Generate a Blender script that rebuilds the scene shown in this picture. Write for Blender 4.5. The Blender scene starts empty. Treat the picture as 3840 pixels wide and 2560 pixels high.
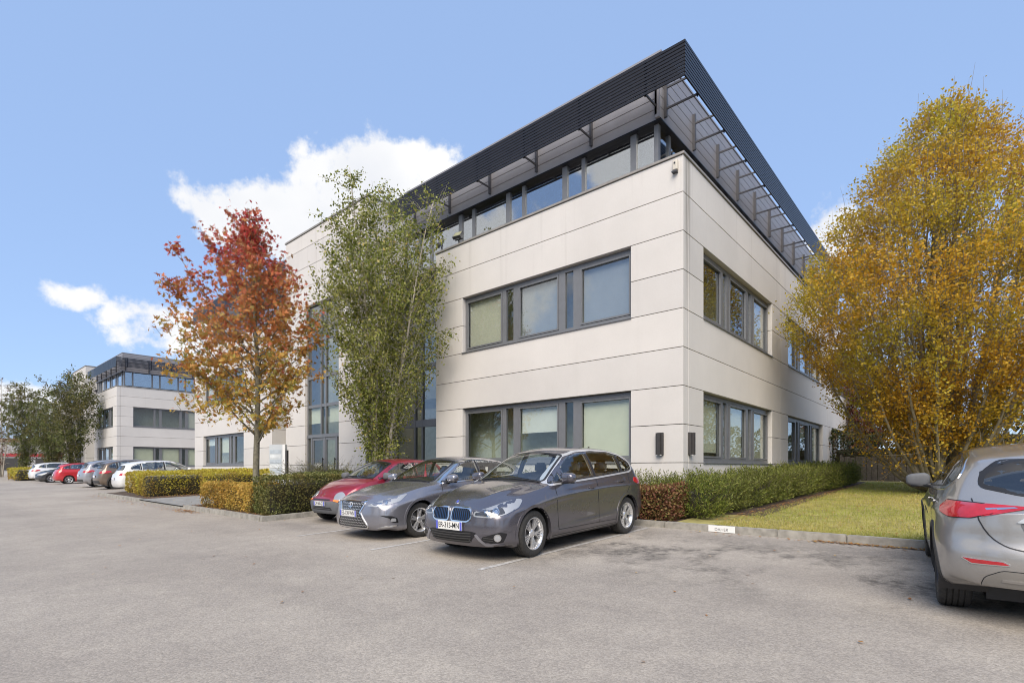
import bpy, bmesh, math, random
import numpy as np
from mathutils import Vector, Matrix
from mathutils.bvhtree import BVHTree
from mathutils.geometry import delaunay_2d_cdt

sc = bpy.context.scene
COL = sc.collection
R = math.radians
rng = np.random.default_rng(7)
random.seed(7)

# ------------------------------------------------------------------ camera
T = R(41.2); CT = math.cos(T); ST = math.sin(T)
cam_d = bpy.data.cameras.new('camera'); cam = bpy.data.objects.new('camera', cam_d); COL.objects.link(cam)
cam.location = (0, 0, 1.46); cam.rotation_euler = (R(90), 0, T)
cam_d.lens = 36 * 1964 / 3840; cam_d.sensor_width = 36; cam_d.sensor_fit = 'HORIZONTAL'
cam_d.shift_y = (1753 - 1280) / 3840; cam_d.clip_start = .05; cam_d.clip_end = 6000
sc.camera = cam

def pdir(px, py):                       # photo pixel -> world direction
    a = (px - 1920) / 1964; b = (1753 - py) / 1964
    return Vector((a * CT - ST, a * ST + CT, b)).normalized()

# ------------------------------------------------------------------ sky, sun, exposure
SUN_EL = R(44); SUN_DIR = Vector((math.cos(SUN_EL) * .50, -math.cos(SUN_EL) * .866, math.sin(SUN_EL)))
SKY_STRENGTH = .15; CLOUD = 3.9
w = bpy.data.worlds.new('World'); sc.world = w; w.use_nodes = True
nt = w.node_tree; N = nt.nodes; Lk = nt.links; N.clear()
wout = N.new('ShaderNodeOutputWorld'); bg = N.new('ShaderNodeBackground'); Lk.new(bg.outputs[0], wout.inputs[0])
bg.inputs[1].default_value = SKY_STRENGTH
sky = N.new('ShaderNodeTexSky'); sky.sky_type = 'NISHITA'; sky.sun_disc = False
sky.sun_elevation = SUN_EL; sky.sun_rotation = math.atan2(SUN_DIR.x, SUN_DIR.y)
sky.altitude = 100; sky.air_density = 1.0; sky.dust_density = .3; sky.ozone_density = 2.5
tc = N.new('ShaderNodeTexCoord')
def wmath(op, a, b=None, clamp=False):
    n = N.new('ShaderNodeMath'); n.operation = op; n.use_clamp = clamp
    for i, v in enumerate((a, b)):
        if v is None: continue
        if isinstance(v, (int, float)): n.inputs[i].default_value = v
        else: Lk.new(v, n.inputs[i])
    return n.outputs[0]
# cumulus banks: photo pixel of the centre, half width and half height in pixels, weight
banks = [(1450, 650, 330, 150, 1), (1180, 700, 130, 130, 1), (1010, 830, 300, 150, 1), (1250, 830, 400, 150, 1), (840, 850, 100, 80, .9),
         (300, 1110, 130, 70, .72), (590, 1230, 270, 115, .9), (90, 1500, 300, 80, .85), (3130, 870, 120, 130, .8)]
blobs = []
for (px, py, hw, hh, wt) in banks:
    c = pdir(px, py); az = math.atan2(c.x, c.y); el = math.asin(c.z)
    c2 = pdir(px + hw, py); c3 = pdir(px, py - hh)
    blobs.append((az, el, abs(math.atan2(c2.x, c2.y) - az), abs(math.asin(c3.z) - el), wt))
for k in range(8):                      # the same kind of sky all round
    az = R(45 + k * 27); el = R(10 + 34 * ((k * 0.618) % 1))
    blobs.append((az if az < math.pi else az - 2 * math.pi, el, R(12 + 9 * ((k * .37) % 1)), R(6 + 4 * ((k * .71) % 1)), .95))
sep = N.new('ShaderNodeSeparateXYZ'); Lk.new(tc.outputs['Generated'], sep.inputs[0])
nz = N.new('ShaderNodeTexNoise'); nz.inputs['Scale'].default_value = 11; nz.inputs['Detail'].default_value = 10; nz.inputs['Roughness'].default_value = .62
Lk.new(tc.outputs['Generated'], nz.inputs['Vector'])
az_n = wmath('ARCTAN2', sep.outputs[0], sep.outputs[1]); el_n = wmath('ARCSINE', sep.outputs[2])
acc = None
for (az, el, ra, re_, wt) in blobs:
    da = wmath('DIVIDE', wmath('SUBTRACT', az_n, az), ra); de = wmath('DIVIDE', wmath('SUBTRACT', el_n, el), re_)
    d = wmath('SQRT', wmath('ADD', wmath('MULTIPLY', da, da), wmath('MULTIPLY', de, de)))
    v = wmath('MULTIPLY', wmath('SUBTRACT', 1.25, d), wt)
    acc = v if acc is None else wmath('MAXIMUM', acc, v)
acc = wmath('ADD', wmath('MINIMUM', acc, .66), wmath('MULTIPLY', wmath('SUBTRACT', nz.outputs[0], .5), 2.3))
ms = N.new('ShaderNodeMapRange'); ms.interpolation_type = 'SMOOTHSTEP'; Lk.new(acc, ms.inputs[0])
ms.inputs[1].default_value = .12; ms.inputs[2].default_value = .50
nz2 = N.new('ShaderNodeTexNoise'); nz2.inputs['Scale'].default_value = 5; nz2.inputs['Detail'].default_value = 4
Lk.new(tc.outputs['Generated'], nz2.inputs['Vector'])
cr = N.new('ShaderNodeValToRGB'); Lk.new(nz2.outputs[0], cr.inputs[0])
cr.color_ramp.elements[0].position = .3; cr.color_ramp.elements[0].color = (CLOUD * .80, CLOUD * .83, CLOUD * .90, 1)
cr.color_ramp.elements[1].position = .6; cr.color_ramp.elements[1].color = (CLOUD, CLOUD, CLOUD, 1)
tint = N.new('ShaderNodeMix'); tint.data_type = 'RGBA'; tint.blend_type = 'MIX'; tint.inputs[0].default_value = .80   # thin high veil
Lk.new(sky.outputs[0], tint.inputs[6]); tint.inputs[7].default_value = (1.42, 2.06, 3.36, 1)
mx = N.new('ShaderNodeMix'); mx.data_type = 'RGBA'
Lk.new(ms.outputs[0], mx.inputs[0]); Lk.new(tint.outputs[2], mx.inputs[6]); Lk.new(cr.outputs[0], mx.inputs[7]); Lk.new(mx.outputs[2], bg.inputs[0])

sl = bpy.data.lights.new('sun', 'SUN'); sl.energy = 2.7; sl.angle = R(45); sl.color = (1, .89, .74)
so = bpy.data.objects.new('sun', sl); COL.objects.link(so); so.location = (20, -30, 40)
so.rotation_euler = (-SUN_DIR).to_track_quat('-Z', 'Y').to_euler()
sc.view_settings.view_transform = 'Standard'; sc.view_settings.look = 'None'
sc.view_settings.exposure = .82; sc.view_settings.gamma = 1; sc.view_settings.use_curve_mapping = False
sc.cycles.max_bounces = 8; sc.cycles.transparent_max_bounces = 16; sc.cycles.use_denoising = True; sc.cycles.filter_width = 1.0

# ------------------------------------------------------------------ helpers
def link(o, parent=None):
    COL.objects.link(o)
    if parent is not None: o.parent = parent
    return o
def tag(o, label=None, cat=None, group=None, kind=None):
    if label: o['label'] = label
    if cat: o['category'] = cat
    if group: o['group'] = group
    if kind: o['kind'] = kind
    return o
def empty(name, loc=(0, 0, 0), parent=None):
    o = bpy.data.objects.new(name, None); o.empty_display_size = .2; o.location = loc
    return link(o, parent)
def mesh(name, vs, fs, m, parent=None, smooth=False, loc=None):
    me = bpy.data.meshes.new(name); me.from_pydata([tuple(v) for v in vs], [], [tuple(f) for f in fs])
    if m is not None: me.materials.append(m)
    if smooth: me.shade_smooth()
    me.update()
    o = bpy.data.objects.new(name, me)
    if loc is not None: o.location = loc
    return link(o, parent)
def bm_obj(name, bm, m, parent=None, smooth=False, loc=None):
    me = bpy.data.meshes.new(name); bm.normal_update(); bm.to_mesh(me); bm.free()
    if m is not None: me.materials.append(m)
    if smooth: me.shade_smooth()
    o = bpy.data.objects.new(name, me)
    if loc is not None: o.location = loc
    return link(o, parent)
BOXF = [(0, 3, 2, 1), (4, 5, 6, 7), (0, 1, 5, 4), (1, 2, 6, 5), (2, 3, 7, 6), (3, 0, 4, 7)]
def boxv(x0, x1, y0, y1, z0, z1):
    return [(x0, y0, z0), (x1, y0, z0), (x1, y1, z0), (x0, y1, z0), (x0, y0, z1), (x1, y0, z1), (x1, y1, z1), (x0, y1, z1)]
class MB:
    def __init__(s): s.v = []; s.f = []
    def add(s, vs, fs):
        b = len(s.v); s.v += [tuple(v) for v in vs]; s.f += [tuple(i + b for i in f) for f in fs]; return s
    def box(s, x0, x1, y0, y1, z0, z1): return s.add(boxv(min(x0, x1), max(x0, x1), min(y0, y1), max(y0, y1), min(z0, z1), max(z0, z1)), BOXF)
    def tube(s, pts, rads, n=6, cap=True):
        pts = [Vector(p) for p in pts]; k = len(pts); b = len(s.v); up = Vector((0.13, .31, .94))
        for i, p in enumerate(pts):
            d = (pts[min(i + 1, k - 1)] - pts[max(i - 1, 0)]); d = d.normalized() if d.length > 1e-9 else Vector((0, 0, 1))
            a = d.cross(up)
            if a.length < .05: a = d.cross(Vector((1, 0, 0)))
            a.normalize(); c = d.cross(a); r = rads[i] if hasattr(rads, '__len__') else rads
            for j in range(n):
                q = 2 * math.pi * j / n; s.v.append(tuple(p + (a * math.cos(q) + c * math.sin(q)) * r))
        for i in range(k - 1):
            for j in range(n):
                s.f.append((b + i * n + j, b + i * n + (j + 1) % n, b + (i + 1) * n + (j + 1) % n, b + (i + 1) * n + j))
        if cap:
            s.f.append(tuple(b + j for j in reversed(range(n)))); s.f.append(tuple(b + (k - 1) * n + j for j in range(n)))
        return s
    def build(s, name, m, parent=None, smooth=False, loc=None): return mesh(name, s.v, s.f, m, parent, smooth, loc)
def box(name, x0, x1, y0, y1, z0, z1, m, parent=None, bev=0):
    x0, x1 = min(x0, x1), max(x0, x1); y0, y1 = min(y0, y1), max(y0, y1); z0, z1 = min(z0, z1), max(z0, z1)
    if not bev: return mesh(name, boxv(x0, x1, y0, y1, z0, z1), BOXF, m, parent)
    bm = bmesh.new(); vs = [bm.verts.new(v) for v in boxv(x0, x1, y0, y1, z0, z1)]
    for f in BOXF: bm.faces.new([vs[i] for i in f])
    bmesh.ops.bevel(bm, geom=bm.edges[:], offset=bev, segments=1, affect='EDGES')
    return bm_obj(name, bm, m, parent)
def lathe(prof, n=32, axis='y'):          # profile (radius, offset)
    vs = []; fs = []; k = len(prof)
    for i in range(n):
        q = 2 * math.pi * i / n
        for (r, o) in prof: vs.append((r * math.cos(q), o, r * math.sin(q)))
    for i in range(n):
        for j in range(k - 1):
            fs.append((i * k + j, i * k + j + 1, ((i + 1) % n) * k + j + 1, ((i + 1) % n) * k + j))
    return vs, fs
def copy_tree(o, parent=None):
    c = o.copy(); COL.objects.link(c); c.parent = parent
    for ch in list(o.children): copy_tree(ch, c)
    return c

# ------------------------------------------------------------------ materials
def newmat(name):
    m = bpy.data.materials.new(name); m.use_nodes = True
    return m, m.node_tree.nodes, m.node_tree.links, m.node_tree.nodes['Principled BSDF']
def sinp(b, **k):
    for n, v in k.items():
        b.inputs[n.replace('_', ' ')].default_value = (*v, 1) if isinstance(v, tuple) and len(v) == 3 else v
def ramp(nd, ln, fac, stops):
    r = nd.new('ShaderNodeValToRGB'); ln.new(fac, r.inputs[0]); e = r.color_ramp.elements
    while len(e) < len(stops): e.new(.5)
    for i, (p, c) in enumerate(stops): e[i].position = p; e[i].color = (*c, 1)
    return r.outputs[0]
def noise(nd, ln, vec, scale, detail=4, rough=.55, mapping=None):
    if mapping is not None:
        mp = nd.new('ShaderNodeMapping'); mp.inputs['Scale'].default_value = mapping; ln.new(vec, mp.inputs[0]); vec = mp.outputs[0]
    n = nd.new('ShaderNodeTexNoise'); n.inputs['Scale'].default_value = scale; n.inputs['Detail'].default_value = detail; n.inputs['Roughness'].default_value = rough
    ln.new(vec, n.inputs['Vector']); return n.outputs[0]
def nmath(nd, ln, op, a, b=None, c=None, clamp=False):
    n = nd.new('ShaderNodeMath'); n.operation = op; n.use_clamp = clamp
    for i, v in enumerate((a, b, c)):
        if v is None: continue
        if isinstance(v, (int, float)): n.inputs[i].default_value = v
        else: ln.new(v, n.inputs[i])
    return n.outputs[0]
def mixc(nd, ln, fac, a, b, blend='MIX'):
    n = nd.new('ShaderNodeMix'); n.data_type = 'RGBA'; n.blend_type = blend
    for i, v in ((0, fac), (6, a), (7, b)):
        if isinstance(v, (int, float)): n.inputs[i].default_value = v
        elif isinstance(v, tuple): n.inputs[i].default_value = (*v, 1)
        else: ln.new(v, n.inputs[i])
    return n.outputs[2]
def bump(nd, ln, b, h, strength=.3, dist=.01):
    n = nd.new('ShaderNodeBump'); n.inputs['Strength'].default_value = strength; n.inputs['Distance'].default_value = dist
    ln.new(h, n.inputs['Height']); ln.new(n.outputs[0], b.inputs['Normal'])
def plain(name, col, rough=.6, metal=0, var=.12, scale=6, coat=0, bmp=0, spec=.5):
    m, nd, ln, b = newmat(name); g = nd.new('ShaderNodeNewGeometry')
    n = noise(nd, ln, g.outputs['Position'], scale, 5)
    lo = tuple(c * (1 - var) for c in col); hi = tuple(min(1, c * (1 + var)) for c in col)
    ln.new(ramp(nd, ln, n, [(.3, lo), (.7, hi)]), b.inputs['Base Color'])
    sinp(b, Roughness=rough, Metallic=metal, Coat_Weight=coat, Specular_IOR_Level=spec); b.inputs['Coat Roughness'].default_value = .04
    if bmp: bump(nd, ln, b, noise(nd, ln, g.outputs['Position'], scale * 12, 3), bmp)
    return m
def glassmat(name, tint, ior=1.5, base=0.0, rough=0.0, wobble=0):
    m = bpy.data.materials.new(name); m.use_nodes = True; nd = m.node_tree.nodes; ln = m.node_tree.links; nd.clear()
    o = nd.new('ShaderNodeOutputMaterial'); mx = nd.new('ShaderNodeMixShader'); t = nd.new('ShaderNodeBsdfTransparent'); g = nd.new('ShaderNodeBsdfGlossy')
    t.inputs[0].default_value = (*tint, 1); g.inputs['Roughness'].default_value = rough; g.inputs[0].default_value = (.95, .97, 1, 1)
    r0 = ((ior - 1) / (ior + 1)) ** 2; gi = nd.new('ShaderNodeNewGeometry'); dt = nd.new('ShaderNodeVectorMath'); dt.operation = 'DOT_PRODUCT'
    ln.new(gi.outputs['Incoming'], dt.inputs[0]); ln.new(gi.outputs['Normal'], dt.inputs[1])
    k = nmath(nd, ln, 'SUBTRACT', 1, nmath(nd, ln, 'ABSOLUTE', dt.outputs['Value']), clamp=True)      # Schlick, the same from both sides of the sheet
    fac = nmath(nd, ln, 'ADD', nmath(nd, ln, 'MULTIPLY', nmath(nd, ln, 'POWER', k, 5), 1 - r0), r0 + base, clamp=True)
    if wobble:
        ge = nd.new('ShaderNodeNewGeometry'); bn = nd.new('ShaderNodeBump'); bn.inputs['Strength'].default_value = wobble; bn.inputs['Distance'].default_value = .02
        ln.new(noise(nd, ln, ge.outputs['Position'], .9, 1), bn.inputs['Height']); ln.new(bn.outputs[0], g.inputs['Normal'])
    ln.new(fac, mx.inputs[0]); ln.new(t.outputs[0], mx.inputs[1]); ln.new(g.outputs[0], mx.inputs[2]); ln.new(mx.outputs[0], o.inputs[0])
    return m
def leafmat(name, stops, patch=None, patch_scale=.5, trans=.35, height=None, rough=.55, patch_amt=.45):
    """colour per leaf from stops; patch = second stops mixed by noise; height=(z0,z1,stops2) mixes to stops2 with height"""
    m, nd, ln, b = newmat(name); g = nd.new('ShaderNodeNewGeometry'); tcn = nd.new('ShaderNodeTexCoord')
    rnd = g.outputs['Random Per Island']
    c = ramp(nd, ln, rnd, stops)
    if patch:
        nz = noise(nd, ln, tcn.outputs['Object'], patch_scale, 2)
        f = nmath(nd, ln, 'MULTIPLY', nmath(nd, ln, 'SUBTRACT', nz, .5), 5)
        f = nmath(nd, ln, 'ADD', f, patch_amt, clamp=True); c = mixc(nd, ln, f, c, ramp(nd, ln, rnd, patch))
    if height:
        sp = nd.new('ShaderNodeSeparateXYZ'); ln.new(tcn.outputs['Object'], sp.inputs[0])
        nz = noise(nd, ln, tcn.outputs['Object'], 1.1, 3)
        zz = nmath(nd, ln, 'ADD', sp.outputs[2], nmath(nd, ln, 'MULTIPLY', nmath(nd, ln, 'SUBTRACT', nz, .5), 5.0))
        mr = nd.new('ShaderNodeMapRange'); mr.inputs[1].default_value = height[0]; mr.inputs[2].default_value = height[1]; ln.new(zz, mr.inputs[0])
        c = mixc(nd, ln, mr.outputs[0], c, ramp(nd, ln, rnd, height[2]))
    ln.new(c, b.inputs['Base Color']); sinp(b, Roughness=rough, Specular_IOR_Level=.3)
    t = nd.new('ShaderNodeBsdfTranslucent'); ln.new(c, t.inputs[0]); mx = nd.new('ShaderNodeMixShader'); mx.inputs[0].default_value = trans
    o = nd['Material Output']; ln.new(b.outputs[0], mx.inputs[1]); ln.new(t.outputs[0], mx.inputs[2]); ln.new(mx.outputs[0], o.inputs[0])
    return m

def asphalt():
    m, nd, ln, b = newmat('asphalt'); g = nd.new('ShaderNodeNewGeometry'); P = g.outputs['Position']
    fine = noise(nd, ln, P, 95, 6, .75); mid = noise(nd, ln, P, 3.2, 6, .65); big = noise(nd, ln, P, .33, 5, .6)
    stones = nd.new('ShaderNodeTexVoronoi'); stones.inputs['Scale'].default_value = 60; ln.new(P, stones.inputs['Vector'])
    c = ramp(nd, ln, fine, [(.25, (.22, .20, .178)), (.5, (.325, .295, .263)), (.75, (.43, .393, .354))])
    sc_ = ramp(nd, ln, stones.outputs['Color'], [(.2, (.82, .815, .81)), (.8, (1.15, 1.14, 1.13))])
    c = mixc(nd, ln, .8, c, sc_, 'MULTIPLY')
    c = mixc(nd, ln, 1, c, ramp(nd, ln, mid, [(.3, (.91, .91, .92)), (.7, (1.08, 1.08, 1.07))]), 'MULTIPLY')
    c = mixc(nd, ln, 1, c, ramp(nd, ln, big, [(.34, (.89, .885, .885)), (.62, (1.08, 1.08, 1.07))]), 'MULTIPLY')
    # wheel tracks of the lane run along X
    sp = nd.new('ShaderNodeSeparateXYZ'); ln.new(P, sp.inputs[0])
    lane = noise(nd, ln, P, 1, 3, .5, (.05, .8, 1))
    c = mixc(nd, ln, 1, c, ramp(nd, ln, lane, [(.35, (.93, .93, .93)), (.65, (1.06, 1.06, 1.05))]), 'MULTIPLY')
    # oil and water marks where cars stand (bays between the kerb and the lane)
    ox = nmath(nd, ln, 'MULTIPLY', nmath(nd, ln, 'SUBTRACT', sp.outputs[1], 7.3), .55)
    dist = nmath(nd, ln, 'ABSOLUTE', ox); dist = nmath(nd, ln, 'SUBTRACT', 1.25, dist, clamp=True)
    xr = nd.new('ShaderNodeMapRange'); xr.inputs[1].default_value = -13; xr.inputs[2].default_value = -11.5; ln.new(sp.outputs[0], xr.inputs[0])
    dist = nmath(nd, ln, 'MULTIPLY', dist, xr.outputs[0])
    st = noise(nd, ln, P, .95, 6, .62, (1.0, .75, 1)); st = nmath(nd, ln, 'MULTIPLY', nmath(nd, ln, 'SUBTRACT', st, .47, clamp=True), 11, clamp=True)
    st = nmath(nd, ln, 'MULTIPLY', st, dist, clamp=True)
    brk = noise(nd, ln, P, 9, 5, .7); st = nmath(nd, ln, 'MULTIPLY', st, nmath(nd, ln, 'MULTIPLY', nmath(nd, ln, 'SUBTRACT', brk, .3, clamp=True), 3, clamp=True))
    c = mixc(nd, ln, nmath(nd, ln, 'MULTIPLY', st, .8), c, (.035, .033, .032))
    # fine cracks
    vc = nd.new('ShaderNodeTexVoronoi'); vc.feature = 'DISTANCE_TO_EDGE'; vc.inputs['Scale'].default_value = .21
    wv = nd.new('ShaderNodeVectorMath'); wv.operation = 'ADD'; nn = nd.new('ShaderNodeTexNoise'); nn.inputs['Scale'].default_value = 1.3; nn.inputs['Detail'].default_value = 6; ln.new(P, nn.inputs['Vector'])
    ln.new(P, wv.inputs[0]); ln.new(nn.outputs['Color'], wv.inputs[1]); ln.new(wv.outputs[0], vc.inputs['Vector'])
    ck = nmath(nd, ln, 'LESS_THAN', vc.outputs['Distance'], .0016); ck = nmath(nd, ln, 'MULTIPLY', ck, nmath(nd, ln, 'GREATER_THAN', big, .53))
    c = mixc(nd, ln, nmath(nd, ln, 'MULTIPLY', ck, .15), c, (.05, .048, .045))
    ln.new(c, b.inputs['Base Color']); sinp(b, Roughness=.88, Specular_IOR_Level=.3)
    bump(nd, ln, b, nmath(nd, ln, 'ADD', fine, nmath(nd, ln, 'MULTIPLY', stones.outputs['Distance'], -.6)), .55, .006)
    return m
def panelmat(name, col, streak=1.0):
    m, nd, ln, b = newmat(name); g = nd.new('ShaderNodeNewGeometry'); P = g.outputs['Position']
    oi = nd.new('ShaderNodeObjectInfo')
    big = noise(nd, ln, P, .55, 5, .6); fine = noise(nd, ln, P, 40, 4)
    c = ramp(nd, ln, big, [(.3, tuple(k * .93 for k in col)), (.7, tuple(k * 1.03 for k in col))])
    c = mixc(nd, ln, 1, c, ramp(nd, ln, fine, [(.3, (.97, .97, .97)), (.7, (1.02, 1.02, 1.02))]), 'MULTIPLY')
    c = mixc(nd, ln, 1, c, ramp(nd, ln, oi.outputs['Random'], [(0, (.935, .935, .94)), (1, (1.03, 1.025, 1.02))]), 'MULTIPLY')
    sp = nd.new('ShaderNodeSeparateXYZ'); ln.new(P, sp.inputs[0])
    # rain streaks run down from the coping
    s1 = noise(nd, ln, P, 1, 5, .6, (3.6, 3.6, .10)); mr = nd.new('ShaderNodeMapRange'); mr.inputs[1].default_value = 5.0; mr.inputs[2].default_value = 8.8; ln.new(sp.outputs[2], mr.inputs[0])
    s1 = nmath(nd, ln, 'MULTIPLY', nmath(nd, ln, 'SUBTRACT', s1, .56, clamp=True), 5, clamp=True)
    s1 = nmath(nd, ln, 'MULTIPLY', s1, nmath(nd, ln, 'ADD', nmath(nd, ln, 'MULTIPLY', mr.outputs[0], .55), .10))
    c = mixc(nd, ln, nmath(nd, ln, 'MULTIPLY', s1, .42 * streak), c, (.23, .21, .18))
    # the dark runs beside the near corner
    cy = nmath(nd, ln, 'SUBTRACT', sp.outputs[1], 12.02); cy = nmath(nd, ln, 'ABSOLUTE', cy)
    near = nmath(nd, ln, 'SUBTRACT', 1, nmath(nd, ln, 'MULTIPLY', cy, 4.5), clamp=True)
    cx = nmath(nd, ln, 'GREATER_THAN', sp.outputs[0], -5.25)
    s2 = noise(nd, ln, P, 1, 4, .7, (23, 23, .16)); s2 = nmath(nd, ln, 'MULTIPLY', nmath(nd, ln, 'SUBTRACT', s2, .33, clamp=True), 6, clamp=True)
    mr2 = nd.new('ShaderNodeMapRange'); mr2.inputs[1].default_value = 4.8; mr2.inputs[2].default_value = 7.6; ln.new(sp.outputs[2], mr2.inputs[0])
    s2 = nmath(nd, ln, 'MULTIPLY', nmath(nd, ln, 'MULTIPLY', s2, near), nmath(nd, ln, 'MULTIPLY', cx, mr2.outputs[0]))
    c = mixc(nd, ln, nmath(nd, ln, 'MULTIPLY', s2, .8), c, (.13, .12, .10))
    ln.new(c, b.inputs['Base Color']); sinp(b, Roughness=.8, Specular_IOR_Level=.3)
    bump(nd, ln, b, fine, .06, .004)
    return m
def paint(name, col, metal=.55, rough=.34, flake=.1):
    m, nd, ln, b = newmat(name); g = nd.new('ShaderNodeNewGeometry'); P = g.outputs['Position']
    n = noise(nd, ln, P, 420, 2); d = noise(nd, ln, P, 7, 6, .65)
    c = ramp(nd, ln, n, [(.3, tuple(k * (1 - flake) for k in col)), (.7, tuple(k * (1 + flake) for k in col))])
    sp = nd.new('ShaderNodeSeparateXYZ'); tcn = nd.new('ShaderNodeTexCoord'); ln.new(tcn.outputs['Object'], sp.inputs[0])
    mr = nd.new('ShaderNodeMapRange'); mr.inputs[1].default_value = .75; mr.inputs[2].default_value = .15; ln.new(sp.outputs[2], mr.inputs[0])
    dirt = nmath(nd, ln, 'MULTIPLY', nmath(nd, ln, 'MULTIPLY', nmath(nd, ln, 'SUBTRACT', d, .3, clamp=True), 1.0), mr.outputs[0])   # road dust on the sills
    c = mixc(nd, ln, dirt, c, (.2, .18, .155)); ln.new(c, b.inputs['Base Color'])
    ln.new(nmath(nd, ln, 'ADD', nmath(nd, ln, 'MULTIPLY', dirt, .8), rough), b.inputs['Roughness'])
    cw = nmath(nd, ln, 'SUBTRACT', 1, nmath(nd, ln, 'MULTIPLY', dirt, 1.6), clamp=True); ln.new(cw, b.inputs['Coat Weight'])
    ln.new(nmath(nd, ln, 'MULTIPLY', noise(nd, ln, P, 5, 5), .04), b.inputs['Coat Roughness'])
    sinp(b, Metallic=metal)
    return m
M = dict(
    asphalt=asphalt(), panel=panelmat('concrete_panel', (.605, .582, .558)), panel_far=panelmat('concrete_panel_far', (.605, .583, .56), .5),
    frame=plain('window_frame_grey', (.172, .177, .188), .42, .2, .06), darkmetal=plain('anthracite_metal', (.014, .015, .022), .32, .3, .1),
    strut=plain('strut_metal', (.075, .075, .085), .45, .3, .1), clad=plain('cladding_grey', (.27, .265, .285), .5, .25, .06, 2),
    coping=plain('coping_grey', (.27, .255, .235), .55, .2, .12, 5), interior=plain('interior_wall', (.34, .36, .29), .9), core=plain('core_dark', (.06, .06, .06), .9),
    blind=plain('roller_blind', (.50, .50, .41), .85, 0, .04, 3), blind_grey=plain('grey_screen', (.25, .27, .285), .85, 0, .05, 3), blind_white=plain('white_blind', (.52, .54, .54), .85, 0, .04, 3),
    pane=glassmat('window_glass', (.96, .98, .95), 1.5, .02, 0, .03), pane_top=glassmat('window_glass_top', (.90, .93, .94), 1.7, .22, 0, .03), pane_up=glassmat('window_glass_upper', (.95, .965, .96), 1.6, .06, 0, .03),
    kerb=plain('kerb_concrete', (.30, .285, .255), .9, 0, .28, 7, 0, .4), soil=plain('soil', (.075, .052, .038), .95, 0, .5, 9, 0, .6),
    lawn=plain('lawn_earth', (.28, .25, .085), .95, 0, .4, 3, 0, .5), line=plain('worn_road_paint', (.42, .405, .385), .85, 0, .28, 16), path=plain('concrete_path', (.24, .24, .235), .9, 0, .18, 4, 0, .3),
    black=plain('black_plastic', (.018, .018, .02), .45), rubber=plain('tyre_rubber', (.032, .031, .030), .8, 0, .3, 30, 0, .2), lamp_black=plain('lamp_housing', (.045, .042, .042), .5),
    white=plain('white_plastic', (.75, .75, .74), .5, 0, .05), bark_red=plain('bark_grey_green', (.20, .185, .135), .9, 0, .35, 14, 0, .5),
    bark_white=plain('bark_pale', (.40, .36, .30), .85, 0, .3, 11, 0, .4), bark_horn=plain('bark_hornbeam', (.20, .175, .125), .85, 0, .35, 9, 0, .4), twig=plain('twig', (.10, .08, .06), .9),
)
# ------------------------------------------------------------------ terrain
def gz(x, y):                             # the car park rises gently towards the building
    yy = max(-14., min(26., y)); xx = max(-90., min(30., x)); return .03 * yy - .003 * xx
def grid_sheet(name, xs, ys, m, dz, kind='structure', parent=None):
    vs = [(x, y, gz(x, y) + dz) for y in ys for x in xs]; n = len(xs)
    fs = [(j * n + i, j * n + i + 1, (j + 1) * n + i + 1, (j + 1) * n + i) for j in range(len(ys) - 1) for i in range(n - 1)]
    o = mesh(name, vs, fs, m, parent)
    if parent is None: tag(o, kind=kind)
    return o
grid_sheet('ground', [-3000, -400, -90, -60, -30, 0, 30, 400, 3000], [-3000, -400, -60, -14, -7, 0, 7, 14, 20, 26, 60, 400, 3000], M['asphalt'], 0)
# ------------------------------------------------------------------ lawn, beds, path, kerbs, bay lines
def sheet(name, x0, x1, y0, y1, m, dz, nx=6, ny=6):
    return grid_sheet(name, list(np.linspace(x0, x1, nx)), list(np.linspace(y0, y1, ny)), m, dz)
sheet('lawn', -4.3, 14, 9.66, 27, M['lawn'], .105, 8, 12)
sheet('planting_bed', -28.9, -12.58, 5.48, 11.9, M['soil'], .085, 10, 5)
sheet('planting_bed', -12.58, -4.1, 9.66, 11.9, M['soil'], .088, 6, 3)
sheet('planting_bed', -5.1, -3.2, 11.5, 25.5, M['soil'], .112, 3, 8)
sheet('footpath', -22.6, -17.9, 5.36, 11.9, M['path'], .092, 4, 5)
sheet('planting_bed', -66, -29.1, 11.0, 12.4, M['soil'], .06, 8, 3)
stone_cache = {}
def kerb_run(name, p0, p1, h=.12, wdt=.14, ln=1.0):
    p0 = Vector((*p0, 0)); p1 = Vector((*p1, 0)); L = (p1 - p0).length; d = (p1 - p0) / L; ang = math.atan2(d.y, d.x)
    nrm = Vector((-d.y, d.x, 0))
    a, b2 = p0 + nrm * .02, p0 + nrm * (wdt - .02); c, e = p1 + nrm * .02, p1 + nrm * (wdt - .02)
    vs = [(q.x, q.y, gz(q.x, q.y) + .02) for q in (a, c, e, b2)]
    base = mesh(name, vs, [(0, 1, 2, 3)], M['kerb']); tag(base, kind='structure')
    n = max(1, round(L / ln)); s = L / n
    key = (round(s, 3), h)
    if key not in stone_cache:
        bm = bmesh.new(); vv = [bm.verts.new(v) for v in boxv(.004, s - .004, 0, wdt, -.06, h)]
        for f in BOXF: bm.faces.new([vv[i] for i in f])
        bmesh.ops.bevel(bm, geom=[ed for ed in bm.edges], offset=.014, segments=2, affect='EDGES')
        me = bpy.data.meshes.new('kerb_stone'); bm.to_mesh(me); bm.free(); me.materials.append(M['kerb']); stone_cache[key] = me
    for i in range(n):
        q = p0 + d * (i * s); q2 = q + d * s
        o = bpy.data.objects.new('kerb_stone', stone_cache[key]); link(o, base)
        zz = gz(q.x, q.y); sl = math.atan2(gz(q2.x, q2.y) - zz, s)
        o.location = (q.x, q.y, zz + random.uniform(-.004, .004)); o.rotation_euler = (0, -sl, ang + random.uniform(-.003, .003))
    return base
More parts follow.
